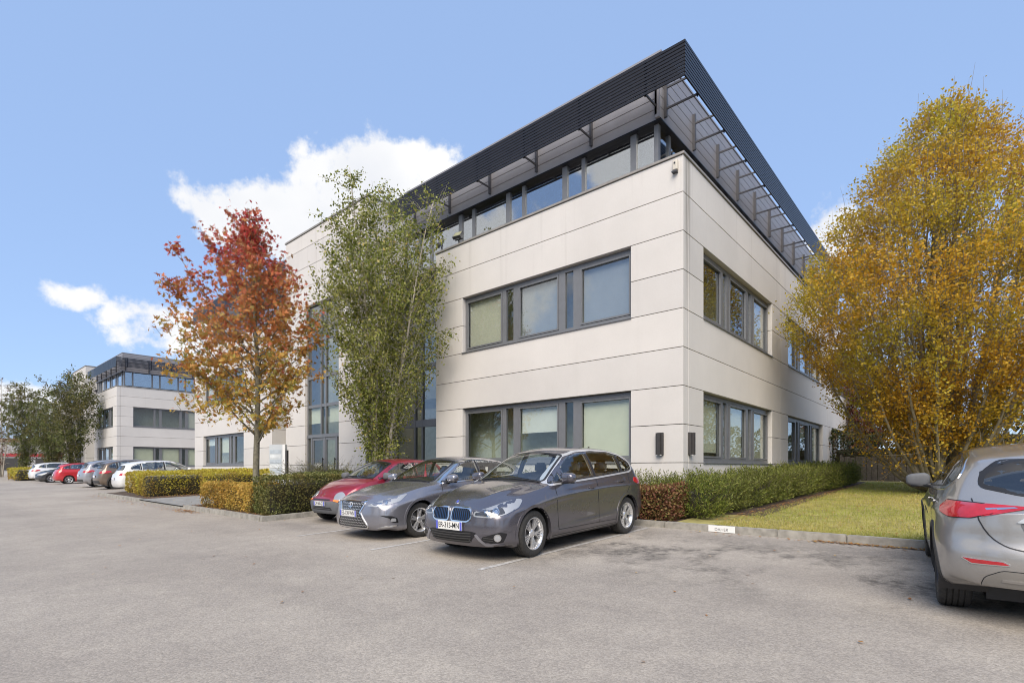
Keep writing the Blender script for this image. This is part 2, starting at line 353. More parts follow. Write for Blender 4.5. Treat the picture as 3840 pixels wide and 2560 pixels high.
kerb_run('kerb', (-12.45, 9.55), (11.55, 9.55))
kerb_run('kerb', (-12.44, 5.36), (-12.44, 9.36))
kerb_run('kerb', (-17.9, 5.36), (-12.6, 5.36))
kerb_run('kerb', (-29.0, 5.36), (-22.6, 5.36))
kerb_run('dropped_kerb', (-22.6, 5.36), (-17.9, 5.36), .055)
kerb_run('kerb', (-66, 10.9), (-29.1, 10.9))
for i, x in enumerate((-9.55, -7.12, -4.72, -2.25)):
    n = 7; ys = list(np.linspace(4.75, 9.4, n)); vs = []; fs = []
    for k, y in enumerate(ys):
        for s in (-.045, .045): vs.append((x + s, y, gz(x, y) + .004))
    for k in range(n - 1): fs.append((2 * k, 2 * k + 1, 2 * k + 3, 2 * k + 2))
    if i < 3: tag(mesh('bay_line', vs, fs, M['line']), kind='structure')

# ------------------------------------------------------------------ office buildings
PZ = [1.578 + .9 * k for k in range(9)]    # panel joints
def office(loc, far, label):
    root = empty('office_building', loc); tag(root, label, 'building', 'office buildings of pale concrete panels')
    pm = M['panel_far'] if far else M['panel']; base_z = -.15 if not far else -.3
    zs = [base_z, .68] + PZ
    def fbox(name, face, a0, a1, d0, d1, z0, z1, m, parent=root, bev=0):
        """face 'f': along x at depth y from the front; 'r': along y at depth -x from the right face (plane offset p)"""
        k, p = face
        if k == 'f': return box(name, a0, a1, p + d0, p + d1, z0, z1, m, parent, bev)
        return box(name, p - d0, p - d1, a0, a1, z0, z1, m, parent, bev)
    def panels(face, a0, a1, openings=(), ztop=8.74, breaks=(), z_from=base_z):
        z = [q for q in zs if z_from - .01 <= q < ztop - .05] + [ztop]
        if ztop > 8.9: z = [q for q in zs if q < 8.6] + [8.778, 9.68, 10.58, 11.48, ztop]
        z = [q for q in z if q >= z_from - .01]
        for i in range(len(z) - 1):
            za, zb = z[i], z[i + 1]; spans = [(a0, a1)]
            for (oa, ob, oz0, oz1) in openings:
                if za < oz1 - .05 and zb > oz0 + .05:
                    ns = []
                    for (s0, s1) in spans:
                        if ob <= s0 or oa >= s1: ns.append((s0, s1)); continue
                        if oa - s0 > .05: ns.append((s0, oa))
                        if s1 - ob > .05: ns.append((ob, s1))
                    spans = ns
            out = []
            for (s0, s1) in spans:
                cuts = [s0] + [c for c in breaks if s0 + .3 < c < s1 - .3] + [s1]
                out += list(zip(cuts[:-1], cuts[1:]))
            for (s0, s1) in out:
                g0 = 0 if s0 in (a0,) or any(abs(s0 - o[1]) < 1e-6 for o in openings) else .0015
                g1 = 0 if s1 in (a1,) or any(abs(s1 - o[0]) < 1e-6 for o in openings) else .0015
                fbox('wall_panel', face, s0 + g0, s1 - g1, 0, .2, za + .0075, zb - .0075, pm, root, .005)
    def window(face, a0, a1, z0, z1, mull, blinds, glass, sill=True):
        """mull: list of (start,end) mullions as fractions; panes lie between"""
        mb = MB(); k, p = face
        def fb(u0, u1, d0, d1, q0, q1):
            if k == 'f': mb.box(u0, u1, p + d0, p + d1, q0, q1)
            else: mb.box(p - d0, p - d1, u0, u1, q0, q1)
        e = .07; fb(a0, a0 + e, .14, .24, z0, z1); fb(a1 - e, a1, .14, .24, z0, z1)
        fb(a0 + e, a1 - e, .14, .24, z1 - .1, z1); fb(a0 + e, a1 - e, .14, .24, z0, z0 + .11)
        W = a1 - a0; edges = [a0 + e]
        for (m0, m1) in mull:
            fb(a0 + m0 * W, a0 + m1 * W, .143, .237, z0 + .11, z1 - .1); edges += [a0 + m0 * W, a0 + m1 * W]
        edges.append(a1 - e)
        wn = mb.build('window', M['frame'], root)
        for i in range(0, len(edges), 2):
            u0, u1 = edges[i], edges[i + 1]
            fbox('pane', face, u0, u1, .185, .197, z0 + .11, z1 - .1, glass, wn)
            j = i // 2; b = blinds[j % len(blinds)]
            if u1 - u0 > .6:                       # opening sash of the wide lights
                sb = MB()
                def fs_(q0, q1, r0, r1):
                    if k == 'f': sb.box(q0, q1, p + .125, p + .181, r0, r1)
                    else: sb.box(p - .125, p - .181, q0, q1, r0, r1)
                if not far:
                    fs_(u0 + .004, u0 + .05, z0 + .12, z1 - .11); fs_(u1 - .05, u1 - .004, z0 + .12, z1 - .11)
                    fs_(u0 + .05, u1 - .05, z0 + .12, z0 + .165); fs_(u0 + .05, u1 - .05, z1 - .155, z1 - .11)
                    sb.build('sash', M['frame'], wn)
            if b and u1 - u0 > .6:
                bm_, fr = b; zb = z1 - .1 - (z1 - z0 - .21) * fr
                fbox('blind', face, u0 + .03, u1 - .03, .27, .275, zb, z1 - .12, M[bm_], wn)
        if sill: fbox('sill', face, a0 - .02, a1 + .02, -.035, .14, z0 - .035, z0 - .002, M['frame'], wn, .004)
        return wn
    W5 = [(.268, .293), (.342, .377), (.620, .655), (.700, .738)]
    F = ('f', 0.); RT = ('r', 0.)
    # --- front, right block
    zw = (1.60, 3.365, 5.20, 6.965)
    fo = [(-7.43, -1.35, zw[0] - .02, zw[1] + .012), (-7.43, -1.35, zw[2] - .02, zw[3] + .012)]
    panels(F, -8.74, 0.0, fo)
    bl1 = [('blind', 1.0), None, ('blind_white', .5), None, ('blind', 1.0)]; bl2 = [('blind', .95), None, ('blind_grey', 1), None, ('blind_grey', 1)]
    bl1[0] = None
    window(F, -7.43, -1.35, zw[0], zw[1], W5, bl1, M['pane']); window(F, -7.43, -1.35, zw[2], zw[3], W5, bl2, M['pane_up'])
    # --- right face: panels wrap the corner for 12 cm
    ro = [(a, a + 6.02, q0 - .02, q1 + .012) for a in (1.23, 9.3, 17.3) for (q0, q1) in ((zw[0], zw[1]), (zw[2], zw[3]))]
    for z0, z1 in zip(zs[:-1], zs[1:]):
        if z0 > 8.6: break
        z1 = min(z1, 8.74)
        box('wall_panel', -.2, -.002, .2, .29, z0 + .0075, z1 - .0075, pm, root, .005)
    panels(RT, .30, 24.7, ro, 8.74, (8.27, 16.3))
    for n_, (a, q0, q1, e1) in enumerate([(a, zw[s], zw[s + 1], s) for a in (1.23, 9.3, 17.3) for s in (0, 2)]):
        window(RT, a, a + 6.02, q0, q1, W5, [('blind', .9) if (e1 == 0 and n_ == 0) else None, None, ('blind', 1.0 if n_ % 3 == 0 else .4) if e1 == 0 else None, None, ('blind', 1.0)], M['pane'] if e1 == 0 else M['pane_up'])
    # --- recess glazing between right block and stair block
    def curtain(x0, x1, y, z0, z1, trans, mulls, name='glazed_screen'):
        mb = MB()
        for xm in [x0 + .04] + mulls + [x1 - .04]: mb.box(xm - .04, xm + .04, y - .05, y + .06, z0, z1)
        for (q0, q1) in trans:
            xs = [x0 + .04] + mulls + [x1 - .04]
            for a, b in zip(xs[:-1], xs[1:]): mb.box(a + .04, b - .04, y - .043, y + .053, q0, q1)
        g = mb.build(name, M['frame'], root)
        zz = [z0] + [q for t in trans for q in t] + [z1]; xs = [x0 + .04] + mulls + [x1 - .04]
        for j in range(0, len(zz), 2):
            if zz[j + 1] - zz[j] < .1: continue
            for a, b in zip(xs[:-1], xs[1:]):
                mesh('pane', boxv(a + .04, b - .04, y, y + .012, zz[j], zz[j + 1]), BOXF, M['pane'] if zz[j] < 3 else M['pane_up'], g)
                if j in (0,) and b - a > .9: mesh('blind', boxv(a + .08, b - .08, y + .09, y + .095, zz[j] + .5, zz[j + 1] - .02), BOXF, M['blind'], g)
        return g
    curtain(-12.80, -8.745, 1.36, base_z, 8.7, [(.6, .72), (3.05, 3.33), (5.25, 5.5), (6.94, 7.13), (8.55, 8.7)], [-11.55, -11.1, -9.95])
    box('return_wall', -8.74, -8.54, .202, 1.9, base_z, 8.72, pm, root, .006)
    # --- stair block with the entrance
    ex0, ex1 = -17.84, -14.97
    panels(F, -19.72, -12.81, [(ex0, ex1, base_z - .2, 8.76)], 12.14)
    panels(('r', -12.81), .202, 10.0, (), 12.14)
    box('return_wall', -19.72, -19.52, .202, 9.9, base_z, 12.1, pm, root, .006)
    box('return_wall', -19.5, -13.02, 9.8, 10.0, base_z, 12.1, pm, root, .006)
    cp = MB().box(-19.76, -12.77, -.035, .24, 12.15, 12.22).box(-13.05, -12.77, .24, 10.03, 12.15, 12.22).box(-19.76, -19.48, .24, 10.03, 12.15, 12.22); cp.build('coping', M['coping'], root)
    box('roof_slab', -19.5, -13.03, .22, 9.8, 11.9, 12.0, M['coping'], root)
    curtain(ex0 + .002, ex1 - .002, .16, 2.95, 8.7, [(4.15, 4.28), (5.45, 5.6), (7.1, 7.2)], [-16.62, -16.22])
    # entrance doors
    d = MB()
    for xm in (ex0 + .05, ex0 + .40, -16.32, -15.35 + .05, ex1 - .05): d.box(xm - .045, xm + .045, .10, .22, base_z, 2.8)
    d.box(ex0, ex1, .09, .23, 2.8, 2.945); ent = d.build('entrance_frame', M['frame'], root)
    for (a, b) in ((ex0 + .45, -16.37), (-16.27, -15.35)):
        lf = MB().box(a, a + .09, .12, .18, .42, 2.78).box(b - .09, b, .12, .18, .42, 2.78).box(a + .09, b - .09, .12, .18, .42, .6).box(a + .09, b - .09, .12, .18, 2.68, 2.78).build('door_leaf', M['frame'], root)
        box('pane', a + .09, b - .09, .145, .155, .6, 2.68, M['pane'], lf)
        MB().tube([(b - .045, .06, 1.1), (b - .045, .06, 1.9)], .018, 8).box(b - .055, b - .035, .06, .12, 1.15, 1.18).box(b - .055, b - .035, .06, .12, 1.82, 1.85).build('handle', M['black'], lf)
    for (a, b) in ((ex0 + .1, ex0 + .35), (-15.25, ex1 - .1)): box('pane', a, b, .15, .16, base_z, 2.8, M['pane'], ent)
    # --- left block
    lo = [(-30.6, -24.6, zw[0] - .02, zw[1] + .012), (-30.6, -24.6, zw[2] - .02, zw[3] + .012)]
    panels(F, -32.1, -21.2, lo)
    window(F, -30.6, -24.6, zw[0], zw[1], W5, [('blind_white', .3), None, ('blind', .6)], M['pane']); window(F, -30.6, -24.6, zw[2], zw[3], W5, [('blind', .8), None, None], M['pane_up'])
    panels(('r', -21.2), .202, 1.5, (), 8.74)
    curtain(-21.15, -19.73, 1.36, base_z, 8.7, [(3.05, 3.33), (5.25, 5.5), (8.5, 8.7)], [])
    box('side_wall', -32.1, -31.9, .202, 24.7, base_z, 8.72, pm, root, .006)
    box('rear_wall', -31.88, -.21, 24.5, 24.7, base_z, 8.7, pm, root, .006)
    # --- rooms behind the glass
    for (a, b, y0) in ((-8.5, -.95, .95), (-12.7, -8.56, 2.3), (-19.4, -13.1, 1.2), (-31.7, -21.0, 1.0)):
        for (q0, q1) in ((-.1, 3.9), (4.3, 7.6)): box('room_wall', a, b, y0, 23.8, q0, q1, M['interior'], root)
    box('floor_slab', -31.85, -.22, .23, 24.4, 3.95, 4.25, M['core'], root) if False else None
    # --- copings of the low parapets
    MB().box(-8.78, .035, -.035, .26, 8.745, 8.80).box(-.26, .035, .26, 24.73, 8.745, 8.80).build('coping', M['coping'], root)
    MB().box(-32.14, -21.17, -.035, .26, 8.745, 8.80).build('coping', M['coping'], root)
    box('terrace_slab', -31.85, -.23, .27, 24.4, 8.45, 8.6, M['coping'], root)
    # --- top storey set back behind the parapet
    def top(x0, x1, y1, right):
        zg0, zg1, zt = 8.6, 10.25, 11.9
        yf = .6; xr = x1
        # glazing band
        gx = []
        x = xr - .12; box('mullion', x - .12, x, yf + .12, yf + .24, zg0, zg1, M['frame'], root); k = 0
        while x - .6 > x0:
            wd = .50 if k % 2 == 0 else 1.42
            nx_ = max(x0, x - .12 - wd); gx.append((nx_, x - .12)); box('mullion', nx_ - .17 if k % 2 == 0 else nx_ - .12, nx_, yf + .12, yf + .24, zg0, zg1, M['frame'], root); x = nx_ - (.05 if k % 2 == 0 else 0); k += 1
        for i, (a, b) in enumerate(gx):
            mesh('pane', boxv(a, b, yf + .16, yf + .172, zg0, zg1), BOXF, M['pane_top'], root)
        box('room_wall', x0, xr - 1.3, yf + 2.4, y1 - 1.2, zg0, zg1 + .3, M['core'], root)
        if right:
            y = yf + .25; k = 0
            while y + .6 < y1:
                wd = .50 if k % 2 == 0 else 1.42; e = min(y1, y + wd); mesh('pane', boxv(xr - .172, xr - .16, y, e, zg0, zg1), BOXF, M['pane_top'], root); box('mullion', xr - .24, xr - .12, e, e + .12, zg0, zg1, M['frame'], root); y = e + .12; k += 1
        # cladding boards
        n = 6; hh = (zt - zg1) / n
        for i in range(n):
            z0, z1 = zg1 + i * hh, zg1 + (i + 1) * hh
            box('cladding_panel', x0, xr, yf, yf + .06, z0 + .006, z1 - .006, M['clad'], root, .005)
            if right: box('cladding_panel', xr - .06, xr, yf + .065, y1, z0 + .006, z1 - .006, M['clad'], root, .005)
        MB().box(x0, xr - .08, yf + .062, yf + .14, zg1 + .01, zt - .02).build('cladding_backing', M['core'], root)
        if right: MB().box(xr - .14, xr - .062, yf + .15, y1, zg1 + .01, zt - .02).build('cladding_backing', M['core'], root)
        MB().box(x0, xr + .012, yf - .012, yf + .3, zg1 - .03, zg1).box(xr - .3, xr + .012, yf + .3, y1, zg1 - .03, zg1).build('drip_edge', M['darkmetal'], root)
        box('soffit', x0, xr - .3, yf + .31, y1, zg1 - .02, zg1 + .02, M['darkmetal'], root)
        box('roof_slab', x0, xr - .16, yf + .16, y1, zt - .12, zt - .05, M['coping'], root)
        box('roof_trim', x0, xr + .02, yf - .02, yf + .12, zt, zt + .05, M['clad'], root)
        if right: box('roof_trim', xr - .12, xr + .02, yf + .125, y1, zt, zt + .05, M['clad'], root)
        box('rear_wall', x0, xr - .2, y1 + .01, y1 + .1, zg0, zt - .1, M['clad'], root); box('side_wall', x0 - .1, x0 - .01, yf + .2, y1, zg0, zt - .1, M['clad'], root)
    top(-11.3, -.84, 24.0, True); top(-31.2, -21.0, 24.0, False)
    # --- louvre screens
    NB = 10; z0b, z1b = 10.51, 11.36; sp_ = (z1b - z0b) / NB
    def louvre(x0, x1, right):
        lf = MB()
        posts = [x for x in np.arange(x1 - 1.0, x0, -1.93)]
        for x in posts: lf.box(x - .03, x + .03, -.028, .0, z0b - .01, z1b)
        rr = lf.build('louvre_frame', M['darkmetal'], root)
        for i in range(NB):
            z = z0b + i * sp_
            vs = [(x0, -.07, z), (x0, -.03, z + .006), (x0, -.03, z + .05), (x0, -.07, z + .058), (x1, -.07, z), (x1, -.03, z + .006), (x1, -.03, z + .05), (x1, -.07, z + .058)]
            mesh('slat', vs, [(0, 1, 2, 3), (7, 6, 5, 4), (0, 4, 5, 1), (1, 5, 6, 2), (2, 6, 7, 3), (3, 7, 4, 0)], M['darkmetal'], rr)
        if right:
            lf = MB()
            for y in np.arange(.8, 24.6, 1.83): lf.box(.0, .028, y - .03, y + .03, z0b - .01, z1b)
            rr = lf.build('louvre_frame', M['darkmetal'], root); y0, y1 = -.06, 24.75
            for i in range(NB):
                z = z0b + i * sp_ + .012
                vs = [(.07, y0, z), (.03, y0, z + .006), (.03, y0, z + .05), (.07, y0, z + .058), (.07, y1, z), (.03, y1, z + .006), (.03, y1, z + .05), (.07, y1, z + .058)]
                mesh('slat', vs, [(0, 3, 2, 1), (4, 5, 6, 7), (0, 1, 5, 4), (1, 2, 6, 5), (2, 3, 7, 6), (3, 0, 4, 7)], M['darkmetal'], rr)
        for x in posts:
            if x < x1 - .3:
                b = MB().box(x - .03, x + .03, .52, .598, z0b - .17, z1b - .02).build('bracket', M['strut'], root)
                for z in (z0b + .02, z0b + .55): MB().box(x - .018, x + .018, .002, .518, z, z + .045).build('strut', M['strut'], b)
        if right:
            for y in np.arange(.8, 24.6, 1.83):
                b = MB().box(-.838, -.76, y - .03, y + .03, z0b - .17, z1b - .02).build('bracket', M['strut'], root)
                for z in (z0b + .02, z0b + .55): MB().box(-.758, -.002, y - .018, y + .018, z, z + .045).build('strut', M['strut'], b)
    louvre(-11.36, .06, True); louvre(-32.2, -19.76, False)
    box('corner_post', -.96, -.845, .52, .598, 10.26, 11.3, M['clad'], root)
    return root
office((-5.02, 11.77, 0), False, 'pale three storey office with red tree and entrance in front, filling the middle')
office((-57.2, 11.9, 0), True, 'distant three storey panel office at far left beyond the red tree')

# wall lamps, floodlights, small fittings
def wall_lamp(loc, rz, label):
    t = empty('wall_lamp', loc); t.rotation_euler[2] = rz; tag(t, label, 'wall lamp', 'dark tall wall lamps')
    bm = bmesh.new(); vv = [bm.verts.new(v) for v in boxv(-.09, .09, -.13, -.02, -.26, .26)]
    for f in BOXF: bm.faces.new([vv[i] for i in f])
    bmesh.ops.bevel(bm, geom=[e for e in bm.edges if abs(e.verts[0].co.z - e.verts[1].co.z) > .2 and e.verts[0].co.y < -.1], offset=.05, segments=4, affect='EDGES')
    bm_obj('housing', bm, M['lamp_black'], t)
    box('back_plate', -.075, .075, -.02, -.001, -.27, .27, M['lamp_black'], t); box('lens', -.06, .06, -.11, -.03, -.272, -.261, M['white'], t)
wall_lamp((-5.58, 11.77, 2.03), 0, 'dark box wall lamp on the front face, left of the near building corner')
wall_lamp((-5.02, 12.13, 2.03), R(90), 'dark box wall lamp on the side face, right of the near building corner')
wall_lamp((-5.02, 36.2, 2.0), R(90), 'dark wall lamp at the far end of the side face, behind the yellow tree')
wall_lamp((-37.12, 12.4, 2.0), R(-90), 'dark wall lamp at the far left end of the near office')
def floodlight(loc, rz, label):
    t = empty('floodlight', loc); t.rotation_euler[2] = rz; tag(t, label, 'floodlight', 'floodlights on the parapet')
    MB().box(-.02, .02, -.02, .02, 0, .22).box(-.16, .16, -.02, .02, .2, .23).build('bracket', M['strut'], t)
    v = boxv(-.16, .16, -.05, .05, -.13, .13); a = R(-38); v = [(x, y * math.cos(a) - z * math.sin(a) - .05, y * math.sin(a) + z * math.cos(a) + .33) for (x, y, z) in v]
    h = mesh('housing', v, BOXF, M['strut'], t)
    v = boxv(-.14, .14, -.056, -.051, -.11, .11); v = [(x, y * math.cos(a) - z * math.sin(a) - .05, y * math.sin(a) + z * math.cos(a) + .33) for (x, y, z) in v]
    mesh('lens', v, BOXF, plain('lamp_lens', (.32, .31, .17), .25), h)
floodlight((-12.75, 11.9, 8.80), R(10), 'square floodlight with yellowish lens standing on the parapet beside green tree')
floodlight((-13.6, 11.9, 8.80), R(-35), 'floodlight at the parapet end, half hidden by the green tree')
floodlight((-65.6, 12.0, 8.80), R(-35), 'floodlight on the parapet of the distant office')
t = empty('alarm_box', (-5.19, 11.77, 8.5)); tag(t, 'small cream detector box high on the near corner under the coping', 'detector')
box('housing', -.06, .06, -.09, -.001, -.1, .14, plain('cream_plastic', (.55, .51, .44), .5), t, .015); MB().tube([(0, -.091, .06), (0, -.10, .06)], .022, 10).build('sensor', M['black'], t); box('bracket', -.07, .05, -.11, -.002, -.15, -.12, M['strut'], t)
t = empty('intercom_post', (-16.0, 10.6, gz(-16, 10.6) + .08)); tag(t, 'small black intercom box on post, right of the entrance behind shrubs', 'intercom')
MB().tube([(0, 0, -.05), (0, 0, 1.05)], .035, 8).build('post', M['strut'], t); box('box', -.11, .11, -.08, .08, 1.05, 1.42, M['lamp_black'], t, .02); box('screen', -.06, .06, -.086, -.081, 1.2, 1.36, M['frame'], t)
# totem sign by the entrance
t = empty('totem_sign', (-22.65, 10.4, gz(-22.6, 10.4) + .09)); t.rotation_euler[2] = R(28); tag(t, 'tall pale grey totem sign with rows of small plates near the entrance', 'sign')
TG = plain('totem_grey', (.52, .55, .57), .4, .1, .05)
box('board', -.36, .30, -.06, .06, 0, 2.0, TG, t, .01); box('edge_fin', .305, .44, -.08, .08, 0, 2.0, M['white'], t, .01); box('back_post', .45, .52, -.05, .05, 0, 1.75, M['lamp_black'], t)
for i in range(7): box('name_plate', -.31, .24, -.072, -.061, .35 + i * .21, .5 + i * .21, plain('plate_%d' % (i % 2), (.62, .65, .67) if i % 2 else (.42, .47, .52), .35), t)
# ------------------------------------------------------------------ cars
def pchip(pts):
    x = np.array([p[0] for p in pts], float); y = np.array([p[1] for p in pts], float); h = np.diff(x); d = np.diff(y) / h
    m = np.zeros_like(y); m[0], m[-1] = d[0], d[-1]
    for i in range(1, len(x) - 1):
        if d[i - 1] * d[i] > 0:
            w1 = 2 * h[i] + h[i - 1]; w2 = h[i] + 2 * h[i - 1]; m[i] = (w1 + w2) / (w1 / d[i - 1] + w2 / d[i])
    def f(q):
        q = np.clip(np.asarray(q, float), x[0], x[-1]); i = np.clip(np.searchsorted(x, q, side='right') - 1, 0, len(x) - 2)
        t = (q - x[i]) / h[i]; t2 = t * t; t3 = t2 * t
        return (2 * t3 - 3 * t2 + 1) * y[i] + (t3 - 2 * t2 + t) * h[i] * m[i] + (-2 * t3 + 3 * t2) * y[i + 1] + (t3 - t2) * h[i] * m[i + 1]
    return f
def in_poly(P, poly):
    x, y = P[:, 0], P[:, 1]; r = np.zeros(len(P), bool); n = len(poly); j = n - 1
    for i in range(n):
        xi, yi = poly[i]; xj, yj = poly[j]
        if yi != yj:
            c = ((yi > y) != (yj > y)) & (x < (xj - xi) * (y - yi) / (yj - yi) + xi); r ^= c
        j = i
    return r
def round_poly(pts, r=.04, n=4):
    out = []; k = len(pts)
    for i in range(k):
        p0, p1, p2 = Vector(pts[i - 1]), Vector(pts[i]), Vector(pts[(i + 1) % k])
        a = p0 - p1; b = p2 - p1; ra = min(r, a.length * .45); rb = min(r, b.length * .45)
        q0 = p1 + a.normalized() * ra; q1 = p1 + b.normalized() * rb
        for t in np.linspace(0, 1, n): out.append(tuple(q0 * (1 - t) ** 2 + p1 * 2 * t * (1 - t) + q1 * t * t))
    return out
def offset_poly(poly, d):                 # >0 grows
    n = len(poly); A = sum(poly[i][0] * poly[(i + 1) % n][1] - poly[(i + 1) % n][0] * poly[i][1] for i in range(n)); s = 1 if A > 0 else -1; out = []
    for i in range(n):
        p0, p1, p2 = Vector(poly[i - 1]), Vector(poly[i]), Vector(poly[(i + 1) % n])
        e0 = (p1 - p0); e1 = (p2 - p1)
        if e0.length < 1e-7 or e1.length < 1e-7: out.append(tuple(p1)); continue
        e0.normalize(); e1.normalize(); n0 = Vector((e0.y, -e0.x)) * s; n1 = Vector((e1.y, -e1.x)) * s
        v = n0 + n1
        if v.length < .2: v = n0
        v.normalize(); out.append(tuple(p1 + v * d / max(.5, v.dot(n0))))
    return out
def circle(cx, cy, r, n=28, ry=None): return [(cx + r * math.cos(2 * math.pi * i / n), cy + (ry or r) * math.sin(2 * math.pi * i / n)) for i in range(n)]
def strip(pts, w):                        # thin polygon along a polyline
    L_, R_ = [], []; P = [Vector(p) for p in pts]
    for i, p in enumerate(P):
        d = (P[min(i + 1, len(P) - 1)] - P[max(i - 1, 0)]).normalized(); nn = Vector((-d.y, d.x)) * w / 2
        L_.append(tuple(p + nn)); R_.append(tuple(p - nn))
    return L_ + R_[::-1]

class Car:
    def __init__(s, name, label, sp, paint_mat, loc, rot, group):
        s.sp = sp; s.L = sp['L']; s.paint = paint_mat
        s.root = empty(name, (0, 0, 0)); tag(s.root, label, 'car', group)
        sl = math.atan(.03); z = gz(loc[0], loc[1])
        Mx = Matrix.Translation((loc[0], loc[1], z)) @ Matrix.Rotation(sl, 4, 'X') @ Matrix.Rotation(rot, 4, 'Z')
        s.root.location = Mx.to_translation(); s.root.rotation_euler = Mx.to_euler(); s.off = s.L / 2
        s.make_body()
    def make_body(s):
        sp = s.sp; L = s.L
        prof = pchip(sp['top']); belt = pchip(sp['belt']); wm = pchip(sp['wmid']); wbt = pchip(sp['wbelt']); bot = pchip(sp['bottom'])
        fp = pchip(sp['front']); rp = pchip(sp['rear']); xr0, xr1 = sp['roof']; bow = sp.get('bow', .12); crown = sp.get('crown', .05); tum = sp.get('tumble', .42)
        pf, pr = sp.get('planf', .28), sp.get('planr', .2); creases = [(pchip(c[0]), c[1], c[2]) for c in sp.get('creases', [])]
        nx = sp.get('nx', 120); u = np.linspace(0, 1, nx); xs = L * (u - .018 * np.sin(4 * math.pi * u) * 0)
        secs = []; nA, nB, nC = 20, 12, 16
        for x in xs:
            zb = float(bot(x)); w = float(wm(x)); wb_ = float(wbt(x)); zB = float(belt(x)); ss = np.clip(1 - 2 * (x - xr0) / (xr1 - xr0), -1, 1)
            def Zt(e): return float(prof(x - ss * bow * e)) - crown * e
            z0 = Zt(0); zr = max(Zt(1.0), 0); zB = min(zB, z0 - .035); zr = max(zr, zB + .012); zr = min(zr, z0 - .006)
            wr = wb_ - .012 - tum * max(0, zr - zB) - .10 * max(0, zr - zB - .15)
            ctl = [(w - .10, zb), (w - .035, zb + .035), (w - .012, zb + .14), (w, zb + (zB - zb) * .55), (w - .25 * (w - wb_), zb + (zB - zb) * .83), (wb_, zB)]
            ty = np.cumsum([0] + [math.hypot(ctl[i + 1][0] - ctl[i][0], ctl[i + 1][1] - ctl[i][1]) for i in range(5)]); q = np.linspace(0, ty[-1], nA)
            fy = pchip(list(zip(ty, [c[0] for c in ctl]))); fz = pchip(list(zip(ty, [c[1] for c in ctl]))); A = np.stack([fy(q), fz(q)], 1)
            t = np.linspace(0, 1, nB + 1)[1:]; B = np.stack([wb_ + (wr - wb_) * t + .06 * 4 * t * (1 - t) * max(0, zr - zB) * .6, zB + (zr - zB) * t], 1)
            t = np.linspace(0, 1, nC + 1)[1:]; yy = wr * (1 - t); e = (yy / max(wr, .05)) ** 2; zz = np.array([Zt(k) for k in e]) + (zr - Zt(1.0)) * e
            C = np.stack([yy, zz], 1); P = np.concatenate([A, B, C]); k0 = nA - 1 + nB
            for it in range(6):
                Q = P.copy(); sl_ = slice(k0 - 4, k0 + 5); Q[sl_] = .5 * P[sl_] + .25 * (P[k0 - 5:k0 + 4] + P[k0 - 3:k0 + 6]); P = Q
            for it in range(2):
                k1 = nA - 1; Q = P.copy(); Q[k1 - 1:k1 + 2] = .5 * P[k1 - 1:k1 + 2] + .25 * (P[k1 - 2:k1 + 1] + P[k1:k1 + 3]); P = Q
            for (cf, amp, wd) in creases:
                zc = float(cf(x)); mk = np.arange(len(P)) < nA + 1; dd = (P[:, 1] - zc) / wd
                P[:, 0] += np.where(mk, amp * np.where(dd > 0, np.exp(-dd * dd * 4), np.exp(-dd * dd * .6)), 0)
            secs.append(P)
        Mn = len(secs[0]); W = sp['W']; aF, aR = sp.get('aF', .75), sp.get('aR', .6)
        hood = sp.get('hoodlines')
        def warp(xn, y, z):
            g = np.clip(1 - xn / aF, 0, 1) ** 2; h = np.clip(1 - (L - xn) / aR, 0, 1) ** 2; yn = np.abs(y) / W
            return xn + g * (fp(z) + pf * (.45 * yn ** 2 + .55 * yn ** 5)) - h * (rp(z) + pr * (.35 * yn ** 2 + .65 * yn ** 6))
        V = []; Fc = []; n = 2 * Mn - 1
        for xi, P in zip(xs, secs):
            Y = np.concatenate([P[:, 0], -P[-2::-1, 0]]); Z = np.concatenate([P[:, 1], P[-2::-1, 1]])
            if hood:                       # raised lines of the bonnet
                hx0, hx1, hy0, hy1, ha = hood; t = (xi - hx0) / (hx1 - hx0)
                if 0 < t < 1: Z = Z + ha * math.sin(math.pi * min(1, t * 1.0)) ** .5 * np.exp(-((np.abs(Y) - (hy0 + (hy1 - hy0) * t)) / .045) ** 2) * (Z > belt(xi) - .0)
            X = warp(xi, Y, Z); V += list(zip(X, Y, Z))
        for i in range(nx - 1):
            for j in range(n - 1): Fc.append((i * n + j, i * n + j + 1, (i + 1) * n + j + 1, (i + 1) * n + j))
            Fc.append((i * n + n - 1, i * n, (i + 1) * n, (i + 1) * n + n - 1))
        K = 26
        for end, st in ((0, 0), (1, nx - 1)):
            P = secs[st]; rows = []
            for i in range(Mn):
                r0 = st * n + i; r1 = st * n + (n - 1 - i); row = [r0]
                if i < Mn - 1:
                    for k in range(1, K):
                        y = P[i, 0] * (1 - 2 * k / K); z = P[i, 1]; V.append((float(warp(xs[st], y, z)), y, z)); row.append(len(V) - 1)
                    row.append(r1)
                rows.append(row)
            for i in range(Mn - 2):
                for k in range(K):
                    f = (rows[i][k], rows[i][k + 1], rows[i + 1][k + 1], rows[i + 1][k]); Fc.append(f if end == 0 else f[::-1])
            for k in range(K):
                f = (rows[Mn - 2][k], rows[Mn - 2][k + 1], rows[Mn - 1][0]); Fc.append(f if end == 0 else f[::-1])
        V = np.array(V, float)
